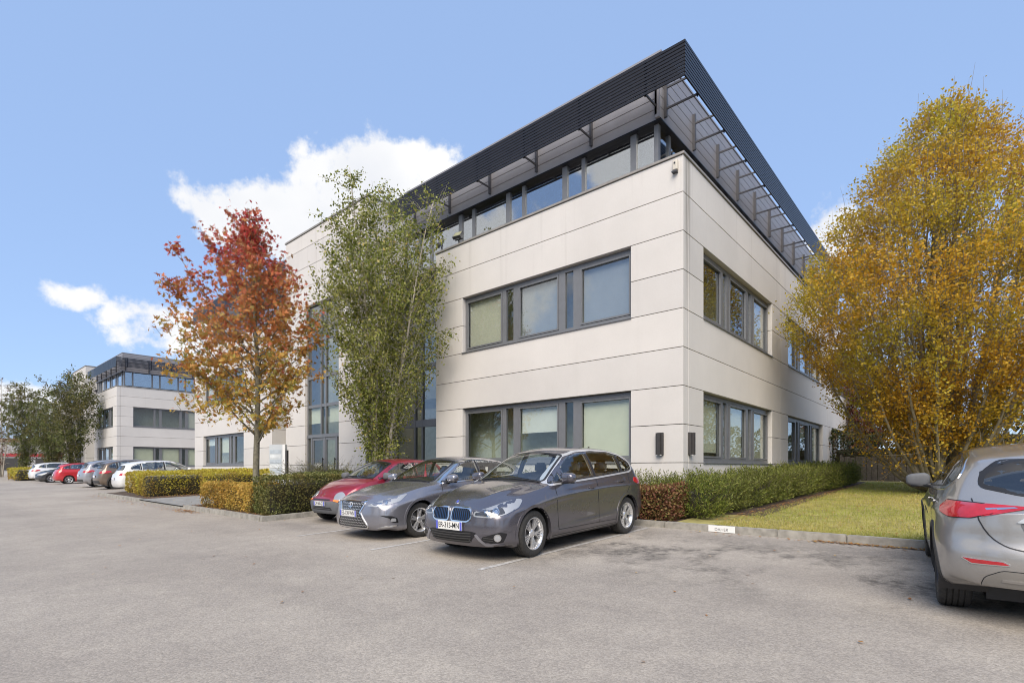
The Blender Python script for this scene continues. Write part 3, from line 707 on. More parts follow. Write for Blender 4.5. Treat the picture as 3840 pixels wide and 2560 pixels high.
        # relax the edges where the end faces meet the flanks
        for it in range(sp.get('relax', 5)):
            acc = np.zeros_like(V); cnt = np.zeros(len(V))
            for f in Fc:
                for a, b in zip(f, f[1:] + f[:1]): acc[a] += V[b]; cnt[a] += 1; acc[b] += V[a]; cnt[b] += 1
            av = acc / np.maximum(cnt, 1)[:, None]; m = (V[:, 0] < .42) | (V[:, 0] > L - .34); m &= V[:, 2] > 0
            wgt = np.where(m, .5, 0)[:, None]; V = V * (1 - wgt) + av * wgt
        V[:, 0] -= s.off
        s.V, s.F = V, Fc; s.bvh = BVHTree.FromPolygons([tuple(v) for v in V], Fc)
        s.cut = np.zeros(len(Fc), bool)
        s.fc = np.array([V[list(f)].mean(0) for f in Fc]); s.fn = []
        for f in Fc:
            a = V[f[1]] - V[f[0]]; b = V[f[2]] - V[f[0]]; s.fn.append(np.cross(a, b))
        s.fn = np.array(s.fn)
    # views: L/R side (x,z); F front (y,z); B back (y,z); T top (x,y)
    def cutout(s, poly, view):
        o = s.off
        if view in 'LR':
            sg = 1 if view == 'L' else -1; P = np.stack([s.fc[:, 0] + o, s.fc[:, 2]], 1); ok = s.fc[:, 1] * sg > .25
        elif view == 'F': P = s.fc[:, 1:3]; ok = s.fc[:, 0] < 0
        elif view == 'B': P = s.fc[:, 1:3]; ok = s.fc[:, 0] > 0
        else: P = np.stack([s.fc[:, 0] + o, s.fc[:, 1]], 1); ok = s.fc[:, 2] > .6
        s.cut |= in_poly(P, poly) & ok
    def hit(s, a, b, view):
        o = s.off
        if view in ('L', 'R'):
            sg = 1 if view == 'L' else -1; og = Vector((a - o, 2 * sg, b)); d = Vector((0, -sg, 0))
        elif view in ('DL', 'DR', 'EL', 'ER'):      # 45 degree views of the front (D) and rear (E) corners; a = (distance from end + |y|)/sqrt2
            sg = 1 if view[1] == 'L' else -1; q = .70710678; fx = 1 if view[0] == 'D' else -1
            d = Vector((q * fx, -sg * q, 0)); base = Vector((-o if fx > 0 else s.L - o, 0, b)); og = base + Vector((q * fx, sg * q, 0)) * a - d * 4
            r = s.bvh.ray_cast(og, d)
            if r[0] is None: r = s.bvh.find_nearest(og + d * 3.5)
            return r[0], r[1], d
        elif view == 'F': og = Vector((-5, a, b)); d = Vector((1, 0, 0))
        elif view == 'B': og = Vector((5, a, b)); d = Vector((-1, 0, 0))
        else: og = Vector((a - o, b, 3)); d = Vector((0, 0, -1))
        r = s.bvh.ray_cast(og, d)
        if r[0] is None or (view in ('L', 'R') and r[0].y * (1 if view == 'L' else -1) < .1):
            r = s.bvh.find_nearest(og + d * (2 - .78 if view in ('L', 'R') else 3.0 if view in ('F', 'B') else 1.8))
        return r[0], r[1], d
    def decal(s, name, poly, view, m, off=.004, thick=.012, step=.05, parent=None, holes=(), smooth=True, inner=None):
        """a shell on the body: polygon drawn in a view, projected on the body, standing proud by off"""
        def dense(p, st):
            out = []
            for i in range(len(p)):
                a, b = Vector(p[i]), Vector(p[(i + 1) % len(p)]); k = max(1, int((b - a).length / st))
                for t in range(k): out.append(tuple(a + (b - a) * t / k))
            return out
        bd = dense(poly, step); pts = list(bd); edges = [(i, (i + 1) % len(bd)) for i in range(len(bd))]
        hole = None
        if inner is not None:
            hole = dense(inner, step); b0 = len(pts); pts += hole; edges += [(b0 + i, b0 + (i + 1) % len(hole)) for i in range(len(hole))]
        xs_ = [p[0] for p in bd]; ys_ = [p[1] for p in bd]; g = []
        for gx in np.arange(min(xs_) + step / 2, max(xs_), step):
            for gy in np.arange(min(ys_) + step / 2, max(ys_), step): g.append((gx, gy))
        if g:
            G = np.array(g); k = in_poly(G, offset_poly(bd, -step * .3))
            if hole: k &= ~in_poly(G, offset_poly(hole, step * .3))
            pts += [tuple(q) for q in G[k]]
        r = delaunay_2d_cdt([Vector(p) for p in pts], edges, [], 1, 1e-5)
        vs2, fs = r[0], r[2]
        if hole:
            hp = hole; c = np.array([np.mean([[vs2[i].x, vs2[i].y] for i in f], axis=0) for f in fs]); kk = ~in_poly(c, hp); fs = [f for f, q in zip(fs, kk) if q]
        top = []
        for v in vs2:
            h, nn, d = s.hit(v.x, v.y, view); top.append(h - d * off)
        nv = len(top)
        dd = s.hit(vs2[0].x, vs2[0].y, view)[2]
        bmh = bmesh.new(); bv = [bmh.verts.new(t) for t in top]
        for f in fs:
            try: bmh.faces.new([bv[i] for i in f])
            except ValueError: pass
        bmh.normal_update()
        fl = [f for f in bmh.faces if f.normal.dot(-dd) < 0]
        if len(fl) > len(bmh.faces) / 2: bmesh.ops.reverse_faces(bmh, faces=bmh.faces[:])
        if thick:
            be = [e for e in bmh.edges if len(e.link_faces) == 1]
            ex = bmesh.ops.extrude_edge_only(bmh, edges=be)
            for v in [q for q in ex['geom'] if isinstance(q, bmesh.types.BMVert)]: v.co += dd * thick
        bmesh.ops.delete(bmh, geom=[v for v in bmh.verts if not v.link_faces], context='VERTS')
        bmesh.ops.recalc_face_normals(bmh, faces=bmh.faces[:])
        bmh.normal_update()
        up = [f for f in bmh.faces]; sm = sum(f.normal.dot(-dd) * f.calc_area() for f in up)
        if sm < 0: bmesh.ops.reverse_faces(bmh, faces=bmh.faces[:])
        o = bm_obj(name, bmh, m, parent or s.root, smooth)
        if smooth and thick:
            try: o.data.set_sharp_from_angle(angle=R(40))
            except Exception: pass
        return o
    def both(s, name, poly, m, **k):
        return s.decal(name, poly, 'L', m, **k), s.decal(name, poly, 'R', m, **k)
    def mirror_f(s, poly): return [(-a, b) for a, b in poly]
    def window(s, name, poly, view, glass, frit=.03, trim=None, trimw=.018):
        inn = offset_poly(poly, -frit); s.cutout(offset_poly(poly, -frit * .5), view)
        g = s.decal(name, poly, view, glass, .004, 0, .06)
        s.decal('glass_border', poly, view, M['black'], .0055, .010, .06, g, inner=inn)
        if trim is not None: s.decal('trim', offset_poly(poly, trimw), view, trim, .008, .012, .06, g, inner=offset_poly(poly, -.001))
        return g
    def split(s, name, mask, m):
        k = np.array([mask(*(c + np.array([s.off, 0, 0]))) for c in s.fc]) & ~s.cut
        Fk = [f for f, c in zip(s.F, k) if c]; used = sorted({i for f in Fk for i in f}); mp = {q: i for i, q in enumerate(used)}
        mesh(name, s.V[used], [tuple(mp[i] for i in f) for f in Fk], m, s.root, True); s.cut |= k
    def finish(s, lining=True):
        V, Fk = s.V, [f for f, c in zip(s.F, s.cut) if not c]
        used = sorted({i for f in Fk for i in f}); mp = {k: i for i, k in enumerate(used)}
        s.body = mesh('body', V[used], [tuple(mp[i] for i in f) for f in Fk], s.paint, s.root, True)
        if lining:
            bm = bmesh.new(); bm.from_mesh(s.body.data); bm.normal_update()
            for v in bm.verts: v.co -= v.normal * .022
            bmesh.ops.reverse_faces(bm, faces=bm.faces[:]); bm_obj('lining', bm, M['headlining'], s.root, True)
    def wheels(s, rim_fn, arch=.045, cladding=None, lip=.03, steer=0):
        sp = s.sp; r = sp['r']; xf = sp['fa']; xr = xf + sp['wb']; W = sp['W']; tw = sp.get('tw', .215); ra = r + arch
        for x in (xf, xr):
            for sd in ('L', 'R'):
                sg = 1 if sd == 'L' else -1; cz = r + .012
                pts = circle(x, cz, ra, 44); s.cutout(pts, sd)
                bx = lambda p: [q for q in p]
                arcs = [(x + math.cos(a) * q, cz + math.sin(a) * q) for q in (1,) for a in (0,)]
                zb = float(pchip(sp['bottom'])(x)) + .03; a0 = math.asin(max(-.9, min(.9, (zb - cz) / ra)))
                A = np.linspace(a0, math.pi - a0, 30); lw = lip if cladding is None else cladding[1]
                ring = [(x + (ra + lw) * math.cos(a), cz + (ra + lw) * math.sin(a)) for a in A] + [(x + (ra - .012) * math.cos(a), cz + (ra - .012) * math.sin(a)) for a in A[::-1]]
                s.decal('wheel_arch', ring, sd, s.paint if cladding is None else cladding[0], .007, .05, .05)
                vs, fs = [], []
                for i in range(25):
                    a = -.35 + (math.pi + .7) * i / 24
                    for yy in (W - .03, W - .36): vs.append((x - s.off + (ra + .008) * math.cos(a), sg * yy, max(.12, cz + (ra + .008) * math.sin(a))))
                for i in range(24): fs.append((2 * i, 2 * i + 1, 2 * i + 3, 2 * i + 2))
                b = len(vs); vs.append((x - s.off, sg * (W - .36), cz)); fs += [(2 * i + 1, b, 2 * i + 3) for i in range(24)]
                mesh('wheel_well', vs, fs, M['black'], s.root)
        # one wheel, then copies
        h = tw / 2
        tp = [(r * .66, -h * .92), (r * .72, -h), (r * .86, -h * 1.02), (r * .955, -h * .95), (r * .99, -h * .80)]
        gro = []
        for g0 in (-.52, -.17, .17, .52): gro += [(r, (g0 - .05) * h), (r - .008, (g0 - .035) * h), (r - .008, (g0 + .035) * h), (r, (g0 + .05) * h)]
        tp += gro + [(q, -o) for (q, o) in tp[::-1]]; tp.append(tp[0])
        vs, fs = lathe(tp, 48); tyre = mesh('wheel', vs, fs, M['rubber'], s.root, True)
        try: tyre.data.set_sharp_from_angle(angle=R(50))
        except Exception: pass
        rim_fn(tyre, r, h)
        first = True
        for x in (xf, xr):
            for sg in (1, -1):
                o = tyre if first else copy_tree(tyre, s.root); first = False
                o.location = (x - s.off, sg * (W - .035 - h), r); o.rotation_euler = (0, random.uniform(0, 1.2), (0 if sg > 0 else math.pi) + (steer if x == xf else 0))
    def plate(s, z, view, text, yc=0, back=False, w_=.52, h_=.11, blue=True, off=.012):
        vw = 'B' if back else 'F'; hh = [s.hit(yc + q, z, vw)[0].x for q in (-.2, 0, .2)]; x = (max(hh) if back else min(hh)); sg = 1 if back else -1; x += sg * off
        p = box('number_plate', min(x, x + sg * .008), max(x, x + sg * .008), yc - w_ / 2, yc + w_ / 2, z - h_ / 2, z + h_ / 2, M['plate'], s.root, .002)
        if blue:
            for q, w2 in ((-1, .042), (1, .042)): box('blue_band', x + sg * .0085, x + sg * .0095, yc + q * (w_ / 2 - .023) - w2 / 2, yc + q * (w_ / 2 - .023) + w2 / 2, z - h_ / 2 + .002, z + h_ / 2 - .002, M['plate_blue'], p)
        if text:
            cu = bpy.data.curves.new('plate_text', 'FONT'); cu.body = text; cu.size = .105; cu.align_x = 'CENTER'; cu.align_y = 'CENTER'; cu.space_character = .94; cu.offset = .0012
            ob = bpy.data.objects.new('plate_text', cu); COL.objects.link(ob); dg = bpy.context.evaluated_depsgraph_get(); me = bpy.data.meshes.new_from_object(ob.evaluated_get(dg)); bpy.data.objects.remove(ob)
            me.materials.clear(); me.materials.append(M['black']); o = bpy.data.objects.new('lettering', me); link(o, p)
            wd = max(v.co.x for v in me.vertices) - min(v.co.x for v in me.vertices); k = (w_ - .115) / max(wd, .01)
            o.scale = (k, 1, 1); o.rotation_euler = (R(90), 0, R(-90) if not back else R(90)); o.location = (x + sg * .0098, yc, z)
        # closes the gap to the bumper
        box('plate_mount', min(x, x - sg * .06), max(x - sg * .001, x - sg * .06), yc - .2, yc + .2, z - .045, z + .045, M['black'], s.root)
        return p
    def mirrors(s, x, z, cap, y=None):
        for sg in (1, -1):
            h = s.hit(x, z, 'L' if sg > 0 else 'R')[0]; yb = abs(h.y)
            bm = bmesh.new(); bmesh.ops.create_uvsphere(bm, u_segments=18, v_segments=12, radius=1)
            for v in bm.verts:
                c = Vector([math.copysign(abs(q) ** .62, q) for q in v.co]); f = 1 if c.x < 0 else .45                     # flat at the rear (glass side)
                v.co = Vector((x - s.off + .02 + c.x * .10 * f, sg * (yb + .13 + c.y * .12), z + .06 + c.z * .08 * (1 - .15 * c.y)))
            mi = bm_obj('mirror', bm, cap, s.root, True)
            mb = MB().tube([(x - s.off + .03, sg * (yb - .03), z - .01), (x - s.off + .03, sg * (yb + .08), z + .0)], [.035, .028], 8).box(x - s.off - .045, x - s.off + .055, sg * (yb + .03), sg * (yb + .20), z - .024, z - .008); mb.build('arm', M['black'], mi, True)
            vs = [(x - s.off + .056, sg * (yb + .13 + .098 * math.cos(a)), z + .055 + .058 * math.sin(a)) for a in np.linspace(0, 2 * math.pi, 20, endpoint=False)]
            mesh('mirror_glass', vs, [tuple(range(20)) if sg < 0 else tuple(reversed(range(20)))], M['chrome'], mi)
    def interior(s, x_dash, seats, zseat=.62, zbelt=.95, W=.66):
        o = s.off; t = box('floor_tub', x_dash - o - .35, seats[-1] - o + .5, -W, W, .22, zseat - .25, M['cabin'], s.root)
        d = MB(); v = [(x_dash - o - .30, -W - .04, zbelt - .02), (x_dash - o + .12, -W - .04, zbelt + .0), (x_dash - o + .2, -W - .04, zbelt - .28), (x_dash - o - .30, -W - .04, zbelt - .4)]
        d.add(v + [(a, -b, c) for a, b, c in v], [(3, 2, 1, 0), (4, 5, 6, 7), (0, 1, 5, 4), (1, 2, 6, 5), (2, 3, 7, 6), (3, 0, 4, 7)]); d.build('dashboard', M['cabin'], s.root)
        vs, fs = [], []; n = 24
        sw = MB(); pts = [(x_dash - o + .26 + .0 + .05 * math.sin(a), -.36 + .18 * math.cos(a), zbelt - .02 + .17 * math.sin(a)) for a in np.linspace(0, 2 * math.pi, n)]
        sw.tube(pts, .014, 6, False).tube([(x_dash - o + .1, -.36, zbelt - .08), (x_dash - o + .26, -.36, zbelt - .02)], .03, 6).tube([pts[0], (x_dash - o + .26, -.36, zbelt - .02), pts[n // 2]], .015, 5); sw.build('steering_wheel', M['black'], s.root, True)
        for k, xs_ in enumerate(seats):
            for yc in ((-.36, .36) if k == 0 else (-.38, 0, .38)):
                bm = bmesh.new(); hw = .24 if k == 0 else .19
                def rb(x0, x1, y0, y1, z0, z1, tilt=0):
                    vv = [bm.verts.new((x + tilt * (z - z0), y, z)) for (x, y, z) in boxv(x0, x1, y0, y1, z0, z1)]
                    for f in BOXF: bm.faces.new([vv[i] for i in f])
                rb(xs_ - o - .42, xs_ - o + .06, yc - hw, yc + hw, zseat - .28, zseat - .1); rb(xs_ - o - .02, xs_ - o + .13, yc - hw, yc + hw, zseat - .1, zseat + .44, .25); rb(xs_ - o + .16, xs_ - o + .25, yc - .13, yc + .13, zseat + .47, zseat + .65, .1)
                bmesh.ops.bevel(bm, geom=bm.edges[:], offset=.04, segments=3, affect='EDGES'); bm_obj('seat', bm, M['seat'], s.root, True)
    def underside(s):
        o = s.off; box('chassis', .55 - o, s.L - .5 - o, -.55, .55, .16, .3, M['black'], s.root)

M.update(trim=plain('bright_trim', (.62, .63, .65), .3, .5, .03), blade=plain('satin_grey', (.30, .30, .33), .3, .6, .03), headlining=plain('headlining', (.34, .33, .31), .9), cabin=plain('cabin_trim', (.10, .098, .098), .7), seat=plain('seat_fabric', (.11, .105, .10), .85), plate=plain('plate_white', (.72, .72, .70), .35, 0, .03), plate_blue=plain('plate_blue', (.09, .11, .50), .4, 0, .05),
         chrome=plain('chrome', (.72, .73, .75), .12, 1, .03), alloy=plain('alloy', (.66, .66, .67), .26, .7, .03), alloy_dark=plain('alloy_dark', (.05, .05, .055), .4, .5), disc=plain('brake_disc', (.22, .21, .2), .5, .7),
         carglass=glassmat('car_glass', (.92, .95, .93), 1.55, .08), lampglass=glassmat('lamp_glass', (.93, .94, .95), 1.45, .03), lamp_in=plain('lamp_reflector', (.42, .43, .45), .42, .4, .03, 30), lamp_dark=plain('lamp_bezel', (.06, .06, .065), .25, .3),
         red_lamp=plain('red_lens', (.42, .012, .02), .12, 0, .15, 20, 1), amber=plain('amber_lens', (.72, .22, .03), .2, 0, .1, 20, 1), grille=plain('grille_black', (.012, .012, .014), .35), grille_blue=plain('grille_slat_blue', (.03, .07, .16), .3, .5), clad_black=plain('cladding_black', (.045, .044, .043), .7, 0, .1, 20),
         grey_plastic=plain('bumper_grey', (.115, .12, .13), .65, 0, .08, 20))

def rim_spokes(n, pair, mat='alloy', w0=.034, w1=.03, cap_r=.055, curve=.0):
    def fn(tyre, r, h):
        rr = r * .70
        vs, fs = lathe([(rr, h * .92), (rr + .012, h * .97), (rr - .012, h * .97), (rr - .022, h * .8), (rr - .045, h * .2), (rr - .045, -h * .9)], 40); rim = mesh('rim', vs, fs, M[mat], tyre, True)
        vs, fs = lathe([(.02, h * .15), (rr - .08, h * .15), (rr - .08, h * .05), (.02, h * .05)], 32); mesh('brake_disc', vs, fs, M['disc'], tyre)
        vs, fs = lathe([(.001, -h * .2), (rr - .046, -h * .2)], 24); mesh('hub_back', vs, fs, M['black'], tyre)
        for i in range(n):
            a0 = 2 * math.pi * i / n
            for p in (pair or [(0, 0)]):
                ai, ao = a0 + p[0], a0 + p[1]; vs = []; K = 6
                for k in range(K):
                    t = k / (K - 1); rad = .045 + (rr - .05) * t; a = ai + (ao - ai) * t ** .8 + curve * math.sin(t * math.pi); ww = (w0 + (w1 - w0) * t) / 2
                    cx, cz = rad * math.cos(a), rad * math.sin(a); tx, tz = -math.sin(a), math.cos(a); yo = h * (.62 + .26 * t)
                    vs += [(cx - tx * ww, yo - .03, cz - tz * ww), (cx - tx * ww * .55, yo, cz - tz * ww * .55), (cx + tx * ww * .55, yo, cz + tz * ww * .55), (cx + tx * ww, yo - .03, cz + tz * ww)]
                fs = [(4 * k + j, 4 * k + j + 1, 4 * k + j + 5, 4 * k + j + 4) for k in range(K - 1) for j in range(3)]
                mesh('spoke', vs, fs, M[mat], rim)
        vs, fs = lathe([(.001, h * .70), (cap_r * .6, h * .71), (cap_r, h * .66), (cap_r * 1.15, h * .5)], 20); mesh('centre_cap', vs, fs, M[mat], rim, True)
    return fn

def scaled(sp, L, W, H, **k):
    a, b, c = L / sp['L'], W / sp['W'], H / max(z for _, z in sp['top']); o = dict(sp)
    for n in ('top', 'belt', 'bottom'): o[n] = [(x * a, z * c) for x, z in sp[n]]
    for n in ('wmid', 'wbelt'): o[n] = [(x * a, y * b) for x, y in sp[n]]
    for n in ('front', 'rear'): o[n] = [(z * c, x) for z, x in sp[n]]
    o['creases'] = [([(x * a, z * c) for x, z in cr[0]], cr[1], cr[2]) for cr in sp.get('creases', [])]
    o['roof'] = (sp['roof'][0] * a, sp['roof'][1] * a); o.update(L=L, W=W, fa=sp['fa'] * a, wb=sp['wb'] * a); o.pop('hoodlines', None); o.update(k); return o
SPEC_MPV = dict(L=4.34, W=.90, wb=2.67, fa=.83, r=.333, tw=.215, roof=(1.95, 3.6), bow=.13, crown=.055, tumble=.40, planf=.30, planr=.24,
    top=[(0, .75), (.12, .815), (.45, .925), (.85, 1.01), (1.10, 1.06), (1.22, 1.105), (1.52, 1.285), (1.80, 1.445), (2.05, 1.535), (2.4, 1.577), (2.8, 1.585), (3.2, 1.57), (3.65, 1.512), (3.93, 1.435), (4.0, 1.395), (4.17, 1.15), (4.26, 1.02), (4.34, .94)],
    belt=[(0, .66), (.25, .765), (.6, .855), (1.05, .95), (1.5, .985), (2.4, 1.02), (3.3, 1.065), (3.9, 1.08), (4.15, 1.03), (4.34, .90)],
    wmid=[(0, .80), (.25, .86), (.8, .897), (1.6, .885), (2.6, .885), (3.5, .90), (4.0, .875), (4.34, .80)], wbelt=[(0, .68), (.4, .77), (1.0, .835), (1.8, .85), (3.0, .845), (3.7, .82), (4.1, .77), (4.34, .70)],
    bottom=[(0, .20), (.5, .175), (1.2, .185), (3.0, .19), (3.8, .20), (4.34, .27)],
    front=[(.15, .12), (.22, .05), (.32, .0), (.45, .0), (.6, .02), (.72, .05), (.8, .10)], rear=[(.2, .14), (.3, .05), (.45, .0), (.6, .0), (.8, .03), (.95, .07)],
    creases=[([(0, .62), (.6, .72), (1.4, .83), (3.0, .90), (4.34, .92)], .020, .045), ([(0, .28), (1.2, .33), (3.0, .42), (4.34, .50)], .018, .045)], hoodlines=(.16, 1.04, .36, .62, .028))
DLO_MPV = [(1.235, 1.01), (1.60, 1.235), (1.93, 1.42), (2.25, 1.49), (2.7, 1.508), (3.2, 1.486), (3.55, 1.418), (3.80, 1.285), (3.83, 1.17), (3.70, 1.125), (2.5, 1.062)]
def dlo_windows(c, dlo, pillars, trim, quarter=None):
    """side glass cut by pillars at given x; all pieces follow the window outline"""
    for sd in ('L', 'R'):
        P = round_poly(dlo, .045, 4)
        big = c.decal('window_surround', P, sd, M['black'], .003, .004, .05)
        # glass pieces between the pillars
        edges = [min(p[0] for p in P) - 1] + list(pillars) + [max(p[0] for p in P) + 1]
        for k in range(len(edges) - 1):
            x0 = edges[k] + (.035 if k else 0); x1 = edges[k + 1] - (.035 if k < len(edges) - 2 else 0)
            Q = offset_poly(P, -.022); Q = clip_x(Q, x0, x1)
            if len(Q) < 3: continue
            c.cutout(offset_poly(Q, -.012), sd); SURR.append((big, Q, sd, c))
            c.decal('side_window', Q, sd, M['carglass'], .0055, 0, .06)
        if trim is not None: c.decal('window_trim', offset_poly(P, .022), sd, trim, .009, .012, .05, None, inner=offset_poly(P, -.004))
SURR = []
def clip_x(poly, x0, x1):
    def half(p, x, keep):
        out = []
        for i in range(len(p)):
            a, b = p[i], p[(i + 1) % len(p)]; ia, ib = keep(a[0]), keep(b[0])
            if ia: out.append(a)
            if ia != ib: t = (x - a[0]) / (b[0] - a[0]); out.append((x, a[1] + t * (b[1] - a[1])))
        return out
    p = half(poly, x0, lambda q: q >= x0); return half(p, x1, lambda q: q <= x1) if p else p
def cut_surrounds():                       # open the black window surrounds where the glass is
    for (o, Q, sd, c) in SURR:
        bm = bmesh.new(); bm.from_mesh(o.data); P = np.array([[f.calc_center_median().x + c.off, f.calc_center_median().z] for f in bm.faces])
        if len(P):
            k = in_poly(P, offset_poly(Q, .002)); bmesh.ops.delete(bm, geom=[f for f, q in zip(bm.faces[:], k) if q], context='FACES'); bm.to_mesh(o.data)
        bm.free()
    SURR.clear()
def seams(c, lines, w=.010):
    for pts in lines:
        for sd in ('L', 'R'): c.decal('door_seam', strip(pts, w), sd, M['black'], .0015, 0, .06)
def handles(c, spots, m):
    for (x, z) in spots:
        for sd in ('L', 'R'):
            c.decal('handle_recess', circle(x, z - .008, .05, 16, .024), sd, M['black'], .0015, 0, .04); c.decal('door_handle', round_poly([(x - .10, z - .012), (x + .10, z - .004), (x + .10, z + .02), (x - .10, z + .012)], .012), sd, m, .022, .018, .03)
def wipers(c, x, y0, y1, xm):
    for (a, b) in ((y0, y1), (y0 - .62, y1 - .55)):
        pts = []
        for t in np.linspace(0, 1, 7):
            y = a + (b - a) * t; xx = x + (xm - x) * (abs(y) / .6) ** 2 * .8; h = c.hit(xx, y, 'T')[0]; pts.append(tuple(h + Vector((0, 0, .014))))
        MB().tube(pts, .009, 5).build('wiper', M['black'], c.root)

def headlamp(c, poly, views, inner, drl=None):
    for v in views:
        h = c.decal('headlamp', poly, v, M['lamp_in'], .002, .012, .05)
        for (cx, cz, r) in inner:
            c.decal('projector', circle(cx, cz, r, 20), v, M['lamp_dark'], .005, .004, .02, h); c.decal('projector_ring', circle(cx, cz, r * 1.05, 20), v, M['chrome'], .0075, .003, .02, h, inner=circle(cx, cz, r * .78, 20)); c.decal('lens', circle(cx, cz, r * .6, 16), v, M['chrome'], .008, .003, .02, h)
        if drl: c.decal('bezel', drl, v, M['lamp_dark'], .004, .003, .04, h)
        c.decal('cover', offset_poly(poly, .004), v, M['lampglass'], .016, .014, .05, h)

def car_mpv():
    P = paint('paint_mineral_grey', (.135, .130, .155), .7, .25)
    c = Car('parked_car', 'dark grey hatchback with blue barred twin grille, nearest parked car before the building', SPEC_MPV, P, (-5.53, 4.99 + SPEC_MPV['L'] / 2), R(90), 'cars parked in the near row')
    ws = round_poly([(1.20, -.62), (1.105, -.3), (1.09, 0), (1.105, .3), (1.20, .62), (1.30, .70), (1.98, .565), (1.93, .3), (1.915, 0), (1.93, -.3), (1.98, -.565), (1.30, -.70)], .05)
    c.window('windscreen', ws, 'T', M['carglass'], .035)
    c.window('rear_window', round_poly([(-.60, 1.12), (-.52, 1.34), (.52, 1.34), (.60, 1.12)], .06), 'B', M['carglass'], .04)
    dlo_windows(c, DLO_MPV, (1.62, 2.50, 3.42), M['trim'])
    seams(c, [[(1.37, .99), (1.36, .7), (1.40, .33)], [(2.52, 1.05), (2.52, .7), (2.55, .3)], [(3.62, 1.12), (3.55, .85), (3.30, .55), (3.20, .33)], [(1.38, .33), (3.2, .31)]])
    handles(c, [(2.33, .905), (3.30, .965)], P)
    c.mirrors(1.56, 1.035, P)
    # face: twin grille
    for sg in (1, -1):
        k = round_poly([(sg * .03, .562), (sg * .33, .556), (sg * .392, .60), (sg * .38, .70), (sg * .33, .735), (sg * .04, .738)], .045)
        g = c.decal('grille', k, 'F', M['grille'], .004, .01, .04)
        c.decal('grille_surround', offset_poly(k, .014), 'F', M['chrome'], .016, .022, .04, g, inner=offset_poly(k, -.006))
        for i in range(9):
            y = sg * (.058 + i * .0365); c.decal('grille_bar', strip([(y, .575), (y, .722)] if i < 8 else [(y, .60), (y, .70)], .011), 'F', M['grille_blue'], .013, .009, .05, g)
    headlamp(c, round_poly([(.335, .625), (.55, .612), (.78, .655), (.97, .735), (1.035, .83), (.98, .852), (.78, .815), (.55, .745), (.35, .69)], .03), ('DL', 'DR'), [(.53, .675, .042), (.65, .695, .045)], round_poly([(.36, .64), (.62, .63), (.78, .67), (.74, .745), (.5, .70), (.37, .68)], .02))
    c.decal('lower_grille', round_poly([(-.50, .40), (-.36, .26), (.36, .26), (.50, .40), (.40, .425), (-.40, .425)], .03), 'F', M['grille'], .003, .01, .05)
    for z in (.29, .325, .36, .395): c.decal('grille_bar', strip([(-.40, z), (-.2, z - .006), (.2, z - .006), (.40, z)], .012), 'F', M['clad_black'], .014, .01, .05)
    for v in ('DL', 'DR'):
        fg = c.decal('fog_lamp_recess', round_poly([(.44, .30), (.58, .265), (.74, .28), (.80, .40), (.70, .42), (.45, .355)], .02), v, M['grille'], .003, .01, .04)
        c.decal('fog_lamp', circle(.66, .345, .042, 20), v, M['lamp_in'], .012, .008, .02, fg); c.decal('fog_lamp_ring', circle(.66, .345, .052, 20), v, M['chrome'], .014, .01, .02, fg, inner=circle(.66, .345, .04, 20))
        c.decal('bumper_blade', strip([(.36, .385), (.42, .31), (.50, .245), (.76, .228)], .036), v, M['blade'], .014, .016, .03); c.decal('bumper_blade', strip([(.42, .39), (.60, .415), (.76, .455), (.85, .43)], .028), v, P, .012, .014, .03)
        for q in (.315, .345): c.decal('fog_bar', strip([(.47, q), (.60, q - .012)], .010), v, M['clad_black'], .012, .008, .03, fg)
    bd = c.decal('badge', circle(.17, 0, .042, 20), 'T', M['chrome'], .006, .006, .03)
    for a0 in (0, math.pi): c.decal('badge_quarter', [(.17, 0)] + [(.17 + .031 * math.cos(a0 + t), .031 * math.sin(a0 + t)) for t in np.linspace(0, math.pi / 2, 7)], 'T', M['plate_blue'], .0085, .001, .02, bd)
    c.plate(.487, 'F', 'ER-315-MN', 0, False, .54, .122)
    for sd in ('EL', 'ER'):
        c.decal('tail_lamp', round_poly([(.62, .86), (.95, .88), (1.05, .93), (1.0, 1.01), (.62, .99)], .03), sd, M['red_lamp'], .006, .01, .04)
    c.decal('lower_sill', [(1.25, .21), (3.1, .215), (3.1, .255), (1.25, .25)], 'R', M['clad_black'], .004, .01, .06); c.decal('lower_sill', [(1.25, .21), (3.1, .215), (3.1, .255), (1.25, .25)], 'L', M['clad_black'], .004, .01, .06)
    c.decal('charge_flap', round_poly([(1.05, .72), (1.27, .73), (1.27, .88), (1.10, .88)], .03), 'R', P, .003, .003, .04)
    c.wheels(rim_spokes(5, [(-.14, -.33), (.14, .33), (-.07, -.12), (.07, .12)], 'alloy', .020, .019), steer=R(4))
    fin = [(2.95, .0), (3.12, .0)]
    h = c.hit(3.55, 0, 'T')[0]; MB().add([(h.x - .07, -.018, h.z - .01), (h.x + .09, -.022, h.z - .01), (h.x + .09, .022, h.z - .01), (h.x - .07, .018, h.z - .01), (h.x + .05, 0, h.z + .06), (h.x + .085, 0, h.z + .065)], [(0, 1, 5, 4), (2, 3, 4, 5), (1, 2, 5), (3, 0, 4), (3, 2, 1, 0)]).build('antenna_fin', P, c.root)
    wipers(c, 1.16, .50, -.12, 1.22); c.interior(1.45, (2.35, 3.2), .66, .99); c.underside(); c.plate(.62, 'B', '', 0, True)
    cut_surrounds(); c.finish()
